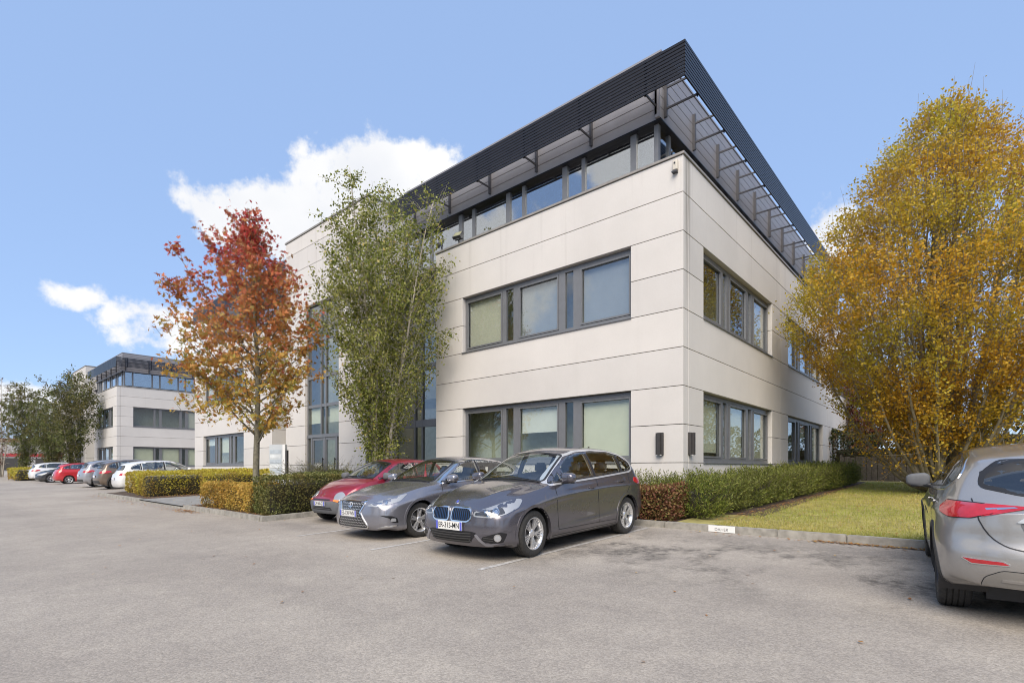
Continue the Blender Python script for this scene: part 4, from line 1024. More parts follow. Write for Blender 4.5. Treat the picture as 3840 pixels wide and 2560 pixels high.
def car_hatch():
    P = paint('paint_silver_grey', (.29, .29, .33), .7, .25)
    sp = scaled(SPEC_MPV, 4.35, .8825, 1.455, r=.315, fa=.92, wb=2.60, tumble=.44, hoodlines=(.22, 1.0, .30, .60, .012),
        top=[(0, .70), (.12, .755), (.45, .845), (.9, .935), (1.15, .985), (1.28, 1.02), (1.62, 1.20), (1.95, 1.36), (2.2, 1.43), (2.5, 1.455), (2.9, 1.445), (3.4, 1.385), (3.85, 1.29), (3.95, 1.25), (4.15, 1.06), (4.27, .98), (4.35, .90)],
        belt=[(0, .62), (.25, .715), (.6, .80), (1.1, .90), (1.6, .93), (2.5, .955), (3.4, .985), (3.9, .98), (4.35, .86)])
    c = Car('parked_car', 'silver grey hatchback with wide hourglass mesh grille, between red car and dark grey car', sp, P, (-8.33, 5.14 + 2.175), R(90), 'cars parked in the near row')
    c.window('windscreen', round_poly([(1.27, -.60), (1.17, -.3), (1.15, 0), (1.17, .3), (1.27, .60), (1.38, .67), (2.10, .54), (2.06, .3), (2.04, 0), (2.06, -.3), (2.10, -.54), (1.38, -.67)], .05), 'T', M['carglass'], .035)
    c.window('rear_window', round_poly([(-.56, 1.04), (-.48, 1.22), (.48, 1.22), (.56, 1.04)], .05), 'B', M['carglass'], .035)
    dlo_windows(c, [(1.40, .955), (1.75, 1.145), (2.08, 1.315), (2.35, 1.37), (2.8, 1.365), (3.2, 1.315), (3.5, 1.23), (3.62, 1.12), (3.5, 1.045), (2.5, .995)], (1.72, 2.52), M['chrome'])
    seams(c, [[(1.44, .93), (1.44, .6), (1.48, .3)], [(2.54, .98), (2.55, .6), (2.56, .3)], [(3.5, 1.03), (3.42, .75), (3.2, .5), (3.12, .3)]]); handles(c, [(2.36, .86), (3.28, .895)], P); c.mirrors(1.62, .975, P)
    sp_l = [(-.345, .69), (.345, .69), (.36, .64), (.27, .50), (.46, .26), (.43, .235), (-.43, .235), (-.46, .26), (-.27, .50), (-.36, .64)]
    g = c.decal('grille', round_poly(sp_l, .02), 'F', M['grille'], .004, .01, .04); c.decal('grille_surround', offset_poly(round_poly(sp_l, .02), .022), 'F', M['chrome'], .014, .02, .04, g, inner=round_poly(sp_l, .02))
    for i in range(9):                     # mesh of slanting bars
        z = .27 + i * .047; hw = float(np.interp(z, [.235, .26, .50, .64, .69], [.42, .44, .255, .34, .33])) - .012; n = max(3, int(hw / .035)); pts = []
        for k in range(2 * n + 1): pts.append((-hw + hw * k / n, z + (.009 if k % 2 else -.009)))
        c.decal('mesh_bar', strip(pts, .009), 'F', M['alloy'] if i % 1 == 0 else M['chrome'], .010, .006, .08, g)
    c.decal('badge', circle(0, .625, .065, 24, .048), 'F', M['chrome'], .020, .012, .03, g, inner=circle(0, .625, .05, 24, .034)); c.decal('badge', strip([(.022, .655), (-.012, .605), (-.045, .605)], .014), 'F', M['chrome'], .020, .012, .03, g)
    headlamp(c, round_poly([(.345, .615), (.50, .598), (.78, .645), (.93, .69), (1.03, .79), (1.02, .805), (.70, .735), (.45, .66)], .02), ('DL', 'DR'), [(.60, .645, .028), (.70, .665, .03)])
    for v in ('DL', 'DR'):
        fg = c.decal('fog_lamp_recess', round_poly([(.58, .46), (.80, .44), (.88, .40), (.90, .31), (.80, .33), (.76, .40)], .02), v, M['grille'], .003, .01, .04); c.decal('fog_lamp', round_poly([(.775, .345), (.865, .34), (.86, .395), (.79, .40)], .015), v, M['lamp_in'], .012, .008, .02, fg)
        c.decal('bumper_blade', round_poly([(.52, .235), (.72, .275), (.88, .28), (.90, .262), (.74, .24)], .01), v, M['chrome'], .006, .008, .03)
    c.decal('front_lip', strip([(-.5, .205), (0, .20), (.5, .205)], .03), 'F', M['black'], .006, .02, .05)
    c.plate(.475, 'F', 'EZ-730-WN', .05)
    for sd in ('EL', 'ER'): c.decal('tail_lamp', round_poly([(.60, .80), (.95, .82), (1.02, .87), (.98, .93), (.6, .92)], .03), sd, M['red_lamp'], .006, .01, .04)
    c.wheels(rim_spokes(5, [(-.16, -.16), (.16, .16)], 'alloy', .05, .035), steer=R(-3)); wipers(c, 1.24, .48, -.10, 1.30); c.interior(1.55, (2.35, 3.1), .60, .92); c.underside()
    MB().tube([(1.75 - c.off, 0, 1.30), (1.75 - c.off, .01, 1.06)], [.006, .012], 6).tube([(1.75 - c.off, .01, 1.17), (1.75 - c.off, .012, 1.05)], [.02, .03], 8).build('hanging_charm', M['red_lamp'], c.root)
    cut_surrounds(); c.finish()
def car_small():
    P = paint('paint_wine_red', (.30, .018, .045), .35, .35)
    sp = scaled(SPEC_MPV, 3.43, .815, 1.42, r=.275, tw=.165, fa=.58, wb=2.345, tumble=.36, bow=.14, planf=.26, roof=(1.5, 2.9), crown=.06,
        top=[(0, .60), (.08, .69), (.3, .80), (.6, .90), (.80, .965), (.95, 1.04), (1.25, 1.22), (1.5, 1.345), (1.75, 1.40), (2.1, 1.42), (2.6, 1.395), (3.0, 1.34), (3.12, 1.28), (3.27, 1.02), (3.36, .93), (3.43, .86)],
        belt=[(0, .54), (.2, .68), (.5, .80), (.9, .91), (1.6, .935), (2.6, .95), (3.1, .95), (3.43, .82)],
        wmid=[(0, .70), (.2, .77), (.6, .812), (1.6, .81), (2.8, .812), (3.2, .79), (3.43, .72)], wbelt=[(0, .60), (.3, .70), (.8, .765), (1.8, .775), (2.8, .765), (3.2, .73), (3.43, .65)], bottom=[(0, .22), (.4, .2), (1.5, .19), (3, .21), (3.43, .28)],
        front=[(.2, .08), (.3, .02), (.45, .0), (.52, .015), (.6, .07), (.7, .12)], creases=[([(0, .60), (1.4, .62), (3.43, .64)], .008, .05)])
    c = Car('parked_car', 'small wine red hatchback with grey bumper and round frog lamps, beside the hedge', sp, P, (-10.93, 5.98 + 1.715), R(90), 'cars parked in the near row')
    c.window('windscreen', round_poly([(.90, -.56), (.83, -.3), (.82, 0), (.83, .3), (.90, .56), (1.0, .62), (1.60, .53), (1.57, .3), (1.555, 0), (1.57, -.3), (1.60, -.53), (1.0, -.62)], .05), 'T', M['carglass'], .035)
    c.window('rear_window', round_poly([(-.52, .98), (-.47, 1.25), (.47, 1.25), (.52, .98)], .05), 'B', M['carglass'], .035)
    dlo_windows(c, [(1.04, .955), (1.30, 1.12), (1.58, 1.285), (1.85, 1.325), (2.5, 1.315), (2.85, 1.26), (2.98, 1.0), (2.0, .975)], (2.13,), None)
    seams(c, [[(1.0, .93), (.98, .6), (1.05, .3)], [(2.14, .96), (2.16, .6), (2.18, .3)]]); handles(c, [(1.98, .82)], M['black']); c.mirrors(1.2, .96, M['grey_plastic'])
    for v in ('DL', 'DR'):
        lp = round_poly([(.37, .55), (.50, .52), (.63, .545), (.65, .63), (.57, .71), (.46, .70), (.38, .64)], .05)
        h = c.decal('headlamp', lp, v, M['lamp_in'], .010, .02, .03); c.decal('indicator', round_poly([(.365, .515), (.50, .49), (.64, .515), (.63, .56), (.50, .54), (.37, .56)], .02), v, M['amber'], .014, .02, .03, h); c.decal('cover', lp, v, M['lampglass'], .02, .018, .03, h)
    c.split('front_bumper', lambda x, y, z: z < .515 and x < .36, M['grey_plastic']); c.split('rear_bumper', lambda x, y, z: z < .56 and x > 3.05, M['grey_plastic'])
    c.decal('upper_intake', round_poly([(-.36, .525), (.36, .525), (.34, .555), (-.34, .555)], .01), 'F', M['grille'], .004, .01, .04); c.decal('lower_intake', round_poly([(-.42, .315), (.42, .315), (.38, .375), (-.38, .375)], .015), 'F', M['grille'], .004, .01, .04)
    c.decal('intake_bar', strip([(-.39, .345), (.39, .345)], .01), 'F', M['grey_plastic'], .01, .008, .05)
    c.decal('badge', [(0, .605), (.022, .638), (0, .67), (-.022, .638)], 'F', M['chrome'], .006, .006, .02)
    c.plate(.455, 'F', 'CW-660-GK', .0, False, .46, .10)
    for sd in ('EL', 'ER'): c.decal('tail_lamp', round_poly([(.58, .62), (.70, .62), (.72, .82), (.6, .82)], .03), sd, M['red_lamp'], .006, .01, .04)
    c.wheels(rim_spokes(8, None, 'alloy', .05, .06), .04); wipers(c, .90, .46, -.10, .96); c.interior(1.15, (1.85, 2.6), .62, .93, .6); c.underside(); cut_surrounds(); c.finish()
_h = pchip([(0, .635), (.25, .64), (.44, .665), (.54, .72), (.60, .80), (.64, .90), (.66, 1.03)])
HSEAM = [(sg * y, float(_h(y))) for sg, ys in ((-1, np.linspace(.66, 0, 24)), (1, np.linspace(.03, .66, 23))) for y in ys]
def car_crossover():
    P = paint('paint_bronze_silver', (.40, .385, .37), .6, .30)
    sp = scaled(SPEC_MPV, 4.425, .90, 1.495, r=.345, tw=.235, fa=.89, wb=2.70, tumble=.46, planr=.34, aR=.85, bow=.15, roof=(2.1, 3.5),
        top=[(0, .70), (.15, .78), (.5, .90), (1.0, .985), (1.2, 1.02), (1.32, 1.06), (1.7, 1.25), (2.0, 1.385), (2.25, 1.46), (2.6, 1.492), (3.0, 1.49), (3.5, 1.45), (3.9, 1.40), (3.98, 1.375), (4.15, 1.20), (4.30, 1.055), (4.37, 1.01), (4.425, .95)],
        belt=[(0, .62), (.3, .76), (.7, .855), (1.15, .94), (1.6, .97), (2.6, 1.0), (3.3, 1.035), (3.8, 1.03), (4.2, .97), (4.425, .90)],
        wmid=[(0, .80), (.25, .86), (.8, .897), (1.6, .885), (2.6, .885), (3.4, .90), (3.9, .90), (4.2, .87), (4.425, .82)], wbelt=[(0, .68), (.4, .77), (1.0, .835), (1.8, .85), (3.0, .84), (3.6, .81), (4.0, .775), (4.425, .72)],
        bottom=[(0, .22), (.5, .2), (1.2, .2), (3.0, .21), (3.8, .24), (4.425, .33)], rear=[(.3, .10), (.4, .03), (.52, .0), (.62, .0), (.70, .045), (.8, .05), (.95, .075)],
        creases=[([(0, .62), (.9, .76), (2.0, .82), (3.0, .80), (3.7, .92), (4.425, .95)], .022, .055)])
    c = Car('parked_car', 'bronze silver crossover seen from behind at the right edge of the car park', sp, P, (.51, 7.81), R(-85.3), 'cars parked in the near row')
    c.window('windscreen', round_poly([(1.33, -.62), (1.22, -.3), (1.20, 0), (1.22, .3), (1.33, .62), (1.45, .69), (2.14, .55), (2.10, .3), (2.08, 0), (2.10, -.3), (2.14, -.55), (1.45, -.69)], .05), 'T', M['carglass'], .035)
    c.window('rear_window', round_poly([(-.62, 1.12), (-.60, 1.24), (-.48, 1.352), (0, 1.362), (.48, 1.352), (.60, 1.24), (.62, 1.12), (.36, 1.06), (0, 1.045), (-.36, 1.06)], .05), 'B', M['carglass'], .035)
    dlo_windows(c, [(1.45, .995), (1.8, 1.18), (2.15, 1.345), (2.5, 1.405), (3.0, 1.405), (3.4, 1.355), (3.72, 1.25), (3.78, 1.17), (3.5, 1.09), (2.5, 1.035)], (1.78, 2.55, 3.34), M['chrome'])
    seams(c, [[(1.5, .97), (1.5, .6), (1.55, .34)], [(2.57, 1.02), (2.58, .6), (2.6, .34)], [(3.52, 1.08), (3.48, .8), (3.28, .56), (3.18, .34)]]); handles(c, [(2.4, .9), (3.3, .94)], P); c.mirrors(1.70, 1.01, M['grey_plastic'])
    for v, sg in (('EL', 1), ('ER', -1)):
        tl = round_poly([(.47, .935), (.60, .885), (.80, .875), (.93, .905), (.985, .96), (.97, 1.0), (.80, 1.002), (.60, .995), (.47, .965)], .018)
        t = c.decal('tail_lamp', tl, v, M['red_lamp'], .012, .022, .035); c.decal('lamp_outline', offset_poly(tl, .007), v, M['black'], .006, .012, .035, t, inner=tl)
    for sg in (1, -1):
        tp = [(sg * .30, .985), (sg * .62, .90), (sg * .635, .985), (sg * .58, 1.0)]; t = c.decal('tail_lamp', round_poly(tp, .012), 'B', M['red_lamp'], .010, .02, .035)
        c.decal('reverse_lamp', round_poly([(sg * .40, .975), (sg * .585, .945), (sg * .59, .965), (sg * .42, .982)], .006), 'B', M['chrome'], .014, .006, .03, t)
        rf = round_poly([(sg * .46, .535), (sg * .68, .525), (sg * .735, .560), (sg * .50, .557)], .008); r_ = c.decal('reflector', rf, 'B', M['red_lamp'], .010, .014, .03); c.decal('reflector_edge', offset_poly(rf, .008), 'B', M['chrome'], .006, .01, .03, r_, inner=rf)
    c.decal('hatch_seam', strip([(q[0], q[1]) for q in HSEAM], .009), 'B', M['black'], .003, 0, .04)
    c.decal('plate_recess', round_poly([(-.34, .70), (.34, .70), (.40, .86), (-.40, .86)], .02), 'B', M['grey_plastic'], .002, .004, .04); c.decal('hatch_blade', round_poly([(-.42, .865), (.42, .865), (.38, .90), (-.38, .90)], .01), 'B', M['chrome'], .014, .02, .04)
    c.plate(.775, 'B', '', 0, True, .52, .11, True, .010)
    lv = round_poly([(-.62, .33), (-.60, .42), (-.50, .485), (.50, .485), (.60, .42), (.62, .33)], .03)
    lo = c.decal('lower_bumper', lv, 'B', plain('bumper_satin', (.30, .285, .265), .4, .4, .05), .006, .016, .05); c.decal('bumper_seam', offset_poly(lv, .006), 'B', M['black'], .003, .006, .04, lo, inner=lv); c.decal('bumper_ridge', strip([(-.50, .405), (0, .40), (.50, .405)], .02), 'B', P, .014, .012, .05, lo)
    c.decal('roof_spoiler_lip', strip([(3.96, -.60), (4.0, -.3), (4.01, 0), (4.0, .3), (3.96, .60)], .06), 'T', M['black'], .006, .02, .05)
    c.decal('high_brake_lamp', strip([(-.14, 1.372), (.14, 1.372)], .012), 'B', M['red_lamp'], .02, .03, .04)
    c.wheels(rim_spokes(5, [(-.14, -.2), (.14, .2)], 'alloy_dark', .05, .04), .04, (M['clad_black'], .04)); c.interior(1.65, (2.45, 3.3), .66, .97); c.underside(); cut_surrounds(); c.finish()
def car_far(label, colr, L, W, H, loc, nose_in=True, r=.31, rim='alloy', suv=False, metal=.5, top=None, dark_low=False, dlo=None):
    P = paint('paint_far_' + label.split()[0] + str(int(-loc[0])), colr, metal, .33); sp = scaled(SPEC_MPV, L, W, H, r=r, nx=90)
    if top: sp['top'] = top
    c = Car('parked_car', label, sp, P, loc, R(-90) if nose_in else R(90), 'cars parked in the far row'); kx, ky, kz = L / 4.34, W / .9, H / 1.585
    T_ = lambda p: [(x * kx, y * ky) for x, y in p]; B_ = lambda p: [(y * ky, z * kz) for y, z in p]; S_ = lambda p: [(x * kx, z * kz) for x, z in p]
    c.window('windscreen', round_poly(T_([(1.20, -.62), (1.105, -.3), (1.09, 0), (1.105, .3), (1.20, .62), (1.30, .70), (2.02, .565), (1.97, .3), (1.955, 0), (1.97, -.3), (2.02, -.565), (1.30, -.70)]), .05), 'T', M['carglass'], .04)
    c.window('rear_window', round_poly(B_([(-.60, 1.12), (-.52, 1.34), (.52, 1.34), (.60, 1.12)]), .06), 'B', M['carglass'], .04)
    dlo_windows(c, S_(dlo or DLO_MPV), (2.50 * kx, 3.42 * kx), None); c.mirrors(1.52 * kx, 1.02 * kz, P); handles(c, [(2.33 * kx, .905 * kz)], P)
    seams(c, [S_([(1.37, .99), (1.36, .7), (1.40, .33)]), S_([(2.52, 1.05), (2.52, .7), (2.55, .3)])])
    for v in ('EL', 'ER'): c.decal('tail_lamp', round_poly([(q * ky, z * kz) for q, z in [(.52, .86), (.95, .86), (1.08, .93), (1.0, 1.0), (.55, .97)]], .03), v, M['red_lamp'], .006, .01, .05)
    for v in ('DL', 'DR'): c.decal('headlamp', round_poly([(q * ky, z * kz) for q, z in [(.34, .62), (.6, .61), (.95, .70), (1.02, .79), (.7, .77), (.38, .69)]], .03), v, M['lamp_in'], .006, .01, .05)
    c.decal('grille', round_poly(B_([(-.4, .58), (.4, .58), (.36, .68), (-.36, .68)]), .03), 'F', M['grille'], .004, .01, .06); c.decal('lower_grille', round_poly(B_([(-.5, .28), (.5, .28), (.45, .4), (-.45, .4)]), .03), 'F', M['grille'], .004, .01, .06)
    c.plate(.70 * kz, 'B', '', 0, True); c.plate(.47 * kz, 'F', '')
    if suv:
        c.decal('rear_cladding', round_poly(B_([(-.72, .24), (-.70, .48), (.70, .48), (.72, .24)]), .04), 'B', M['clad_black'], .008, .02, .06); c.decal('roof_spoiler', strip(T_([(3.98, -.55), (4.04, 0), (3.98, .55)]), .10), 'T', M['black'], .012, .03, .06)
    c.wheels(rim_spokes(5, [(-.12, -.2), (.12, .2)], rim, .04, .035), .04, (M['clad_black'], .055) if suv else None); c.interior(1.45 * kx, (2.35 * kx, 3.2 * kx), .66 * kz, .99 * kz); c.underside(); cut_surrounds(); c.finish()
def all_cars():
    car_mpv(); car_hatch(); car_small(); car_crossover()
    car_far('white hatchback parked behind the yellow hedge, right end of far row', (.72, .72, .72), 4.5, .90, 1.50, (-30.4, 6.2 + 2.25), True, .33, 'alloy', False, .1)
    car_far('brown crossover with red tail lamps between white car and grey car in far row', (.17, .125, .09), 4.14, .885, 1.58, (-35.2, 6.35 + 2.07), True, .335, 'alloy_dark', True)
    car_far('silver grey crossover with dark tail spoiler, left of the brown crossover', (.34, .34, .36), 4.4, .90, 1.60, (-39.0, 6.3 + 2.2), True, .335, 'alloy', True)
    car_far('bright red hatchback standing side-on in the far row', (.50, .012, .02), 3.84, .82, 1.43, (-47.4, 6.3 + 1.92), True, .285, 'alloy', False, .1)
    car_far('black hatchback facing the lane at far left, before the white estate', (.025, .026, .03), 4.2, .88, 1.46, (-52.3, 5.95 + 2.1), False, .30, 'alloy', False, .4)
    car_far('white estate car behind the black hatchback at far left', (.70, .70, .70), 4.5, .90, 1.52, (-56.2, 6.0 + 2.25), True, .31, 'alloy', False, .1)
all_cars()
M['hedge_core'] = plain('hedge_inner_twigs', (.040, .036, .020), .95, 0, .6, 22, 0, 1.0)
# ------------------------------------------------------------------ vegetation
def np_mesh(name, V, Fn, m, parent=None, kind=None):
    """V (n,3), Fn (k,3 or 4) numpy -> object"""
    me = bpy.data.meshes.new(name); k = Fn.shape[1]; nf = len(Fn)
    me.vertices.add(len(V)); me.vertices.foreach_set('co', np.ascontiguousarray(V, np.float32).ravel())
    me.loops.add(nf * k); me.loops.foreach_set('vertex_index', np.ascontiguousarray(Fn, np.int32).ravel())
    me.polygons.add(nf); me.polygons.foreach_set('loop_start', np.arange(0, nf * k, k, dtype=np.int32)); me.update(calc_edges=True)
    me.materials.append(m); o = bpy.data.objects.new(name, me); link(o, parent)
    if kind: o['kind'] = kind
    return o
LEAF = {
    'oval': (np.array([(0, 0, 0), (.42, .32, .05), (.42, -.32, .05), (1, 0, -.06)]), np.array([(0, 2, 1), (1, 2, 3)])),
    'blade': (np.array([(0, 0, 0), (.5, .13, .03), (.5, -.13, .03), (1, 0, -.05)]), np.array([(0, 2, 1), (1, 2, 3)])),
    'star': (np.array([(0, 0, 0), (.30, .10, 0.02), (.45, .55, -.05), (.52, .16, .03), (1.0, 0, -.08), (.52, -.16, .03), (.45, -.55, -.05), (.30, -.10, .02), (.05, .42, -.03), (.05, -.42, -.03)]),
             np.array([(0, 7, 1), (1, 7, 5), (1, 5, 3), (1, 3, 2), (3, 5, 4), (7, 6, 5), (0, 1, 8), (0, 9, 7)])),
}
def leaves(name, P, size, m, parent, shape='oval', up=.25, dirs=None, spread=1.0, kind='stuff', jit=.35):
    P = np.asarray(P, float); n = len(P); tv, tf = LEAF[shape]; k = len(tv)
    d = rng.normal(size=(n, 3)) * spread
    if dirs is not None: d += dirs
    d /= np.linalg.norm(d, axis=1)[:, None] + 1e-9
    nr = rng.normal(size=(n, 3)); nr[:, 2] += up * 4; nr -= (nr * d).sum(1)[:, None] * d; nr /= np.linalg.norm(nr, axis=1)[:, None] + 1e-9
    s = np.cross(nr, d); sz = size * (1 + jit * rng.uniform(-1, 1, n))
    V = P[:, None, :] + sz[:, None, None] * (tv[None, :, 0:1] * d[:, None, :] + tv[None, :, 1:2] * s[:, None, :] + tv[None, :, 2:3] * nr[:, None, :])
    Fn = (tf[None] + (np.arange(n) * k)[:, None, None]).reshape(-1, 3)
    return np_mesh(name, V.reshape(-1, 3), Fn, m, parent, kind)
def curve_pts(p0, d0, length, n, bend, wob=.06):
    """a branch: starts along d0, bends towards vector bend"""
    p = np.array(p0, float); d = np.array(d0, float); d /= np.linalg.norm(d); out = [p.copy()]
    for i in range(n):
        d = d + np.array(bend) / n + rng.normal(size=3) * wob; d /= np.linalg.norm(d); p = p + d * length / n; out.append(p.copy())
    return np.array(out)
def along(pts, t):
    q = t * (len(pts) - 1); i = min(int(q), len(pts) - 2); f = q - i
    return pts[i] * (1 - f) + pts[i + 1] * f, pts[i + 1] - pts[i]

def tree_parts(root, bark, trunk_paths, branch_paths, trunk_name='trunk'):
    mb = MB()
    for (pts, r0, r1) in trunk_paths: mb.tube(list(pts), list(np.linspace(r0, r1, len(pts)) ** 1.0), 9)
    mb.build(trunk_name, bark, root, True)
    mb = MB()
    for (pts, r0, r1) in branch_paths: mb.tube(list(pts), list(np.linspace(r0, r1, len(pts))), 4, False)
    if branch_paths: o = mb.build('branches', bark, root, True); o['kind'] = 'stuff'

def crown_fill(env, z0, z1, n, per, cx=0, cy=0, inner=.35, tw=.35, sig=.09, gap=None):
    """leafy twigs filling the crown volume between inner*env and env"""
    L = []; br = []; zz = np.linspace(z0, z1, 60); wt = np.array([float(env(z)) for z in zz]); wt /= wt.sum()
    for i in range(n):
        z = float(rng.choice(zz, p=wt)) + rng.uniform(-.1, .1); e = float(env(min(max(z, z0), z1))); a = rng.uniform(0, 6.283)
        if gap is not None and gap(a, z): continue
        r = e * math.sqrt(rng.uniform(inner ** 2, 1.0)); p = np.array([cx + r * math.cos(a), cy + r * math.sin(a), z]); s = curve_pts(p - np.array([math.cos(a), math.sin(a), 1.2]) * tw * .4, (math.cos(a) * .6, math.sin(a) * .6, .9), tw * rng.uniform(.7, 1.5), 3, (0, 0, .1), .12); br.append((s, .006, .002))
        for k in range(int(rng.poisson(per))): v, _ = along(s, rng.uniform(0, 1)); L.append(v + rng.normal(size=3) * sig)
    return L, br
def lumpy(a, z, f=1.0): return math.sin(a * 3 + z * 1.9 * f) + math.sin(a * 5.3 - z * 2.7 * f + 1.3) + math.sin(a * 2 + z * 4.1 * f) > 1.15
def sweetgum(loc, H, label):
    t = empty('red_tree', loc); tag(t, label, 'tree')
    rad = pchip([(2.0, 1.0), (2.7, 1.85), (3.6, 2.3), (4.6, 2.45), (5.6, 2.4), (6.4, 1.9), (7.2, 1.35), (8.2, .85), (H, .12)])
    lead = curve_pts((0, 0, -.15), (.0, 0, 1), H + .1, 14, (.035, .03, .1), .018); br = []; L = []; n = 64
    for i in range(n):
        z = 1.95 + (H - 2.4) * (i / n) ** .95; a = i * 2.39996 + rng.uniform(-.3, .3); p, _ = along(lead, z / H)
        ln = float(rad(min(z + .8, H))) * rng.uniform(.62, 1.14) * (1 - .2 * (math.cos(a) * CT + math.sin(a) * ST)); up = .55 + .5 * (z / H)
        b = curve_pts(p, (math.cos(a), math.sin(a), up), ln * 1.12, 7, (0, 0, .25 if z > 5 else .05), .07); br.append((b, .030 * (1 - z / H) + .010, .005))
        for j in range(int(3 + ln * 3.2)):
            tt = rng.uniform(.28, 1.0); q, dq = along(b, tt); dd = dq / np.linalg.norm(dq) + rng.normal(size=3) * .75; sl = rng.uniform(.25, .55) * (1.25 - tt * .5)
            s = curve_pts(q, dd, sl, 3, (0, 0, .2), .1); br.append((s, .007, .0025))
            m_ = int(rng.integers(15, 25))
            for k in range(m_): e, _ = along(s, rng.uniform(.1, 1.0)); L.append(e + rng.normal(size=3) * .085)
    l2, b2 = crown_fill(lambda z: float(rad(z)) * .95, 2.5, H, 330, 11, -.2, -.15, .3, .3, .09, lumpy); L += l2; br += b2
    tree_parts(t, M['bark_red'], [(lead, .105, .012)], br)
    L = np.array(L); mk = rng.random(len(L)) < np.where(L[:, 2] > 6.2, .86, 1.0)
    y = [(0, (.50, .32, .06)), (.3, (.57, .38, .07)), (.5, (.52, .24, .07)), (.72, (.40, .36, .08)), (.88, (.34, .35, .08)), (1, (.54, .17, .08))]
    r_ = [(0, (.40, .05, .05)), (.3, (.56, .08, .075)), (.55, (.54, .15, .07)), (.75, (.34, .14, .07)), (.9, (.50, .24, .08)), (1, (.64, .12, .11))]
    leaves('foliage', L[mk], .125, leafmat('sweetgum_leaf', y, height=(3.4, 7.6, r_)), t, 'star', .2)
    return t
def green_tree(loc, H, label, count=1.0, seed=3, name='green_tree', group=None, lm=None, bark='bark_white', spread=2.35, leaf=.085, fill=0, tops=((-.05, 0, 1.0), (.85, .5, .93), (-.55, .1, .76), (.35, -.6, .82), (-.35, -.5, .72))):
    t = empty(name, loc); tag(t, label, 'tree', group); stems = []; br = []; L = []; D = []
    for k, (dx, dy, f) in enumerate(tops):
        h = H * f; b = curve_pts((dx * .12, dy * .12, -.12), (dx * .10, dy * .10, 1), h, 14, (dx * .16, dy * .16, .1), .028); stems.append((b, .075 - .006 * k, .008))
        nb = int(44 * f)
        for i in range(nb):
            tt = .14 + .85 * (i / nb); p, dp = along(b, tt); a = i * 2.39996 + k; z = p[2] / H
            env = float(np.interp(z, [.08, .18, .30, .45, .60, .75, .88, .97, 1.0], [.3, .55, 1.2, 1.8, 1.95, 1.6, .95, .45, .15])) * spread / 2.35
            ln = env * rng.uniform(.55, 1.1); c = curve_pts(p, (math.cos(a), math.sin(a), .75), ln, 6, (0, 0, -.05), .10); br.append((c, .022 * (1 - tt) + .006, .003))
            for j in range(int(4 + 5 * ln)):
                q, dq = along(c, rng.uniform(.15, 1)); s = curve_pts(q, dq / np.linalg.norm(dq) + rng.normal(size=3) * .7 + np.array([0, 0, -.1]), rng.uniform(.2, .5), 3, (0, 0, -.3), .1); br.append((s, .005, .002))
                for e in range(int(rng.poisson(13.5 * count))):
                    v, _ = along(s, rng.uniform(0, 1)); L.append(v + rng.normal(size=3) * .07)
    if fill:
        env = pchip([(.10 * H, .22), (.18 * H, .5), (.28 * H, 1.15), (.42 * H, 1.95), (.55 * H, 2.3), (.68 * H, 2.15), (.80 * H, 1.5), (.90 * H, .8), (H, .12)]); l2, b2 = crown_fill(lambda z: float(env(z)) * spread / 2.35, .11 * H, H, fill, 15, .12, .05, .3, .38, .085, lumpy); L += l2; br += b2
    tree_parts(t, M[bark], stems, br)
    L = np.array(L); leaves('foliage', L, leaf, lm or GREEN_LEAF, t, 'oval', .15)
    return t
GREEN_LEAF = leafmat('green_leaf', [(0, (0.112, 0.14, 0.028)), (.4, (0.224, 0.263, 0.0504)), (.75, (0.358, 0.381, 0.0896)), (.93, (0.515, 0.515, 0.213)), (1, (0.56, 0.37, 0.0896))], [(0, (0.0896, 0.112, 0.028)), (.6, (0.246, 0.258, 0.056)), (1, (0.426, 0.403, 0.123))], .55, .38)
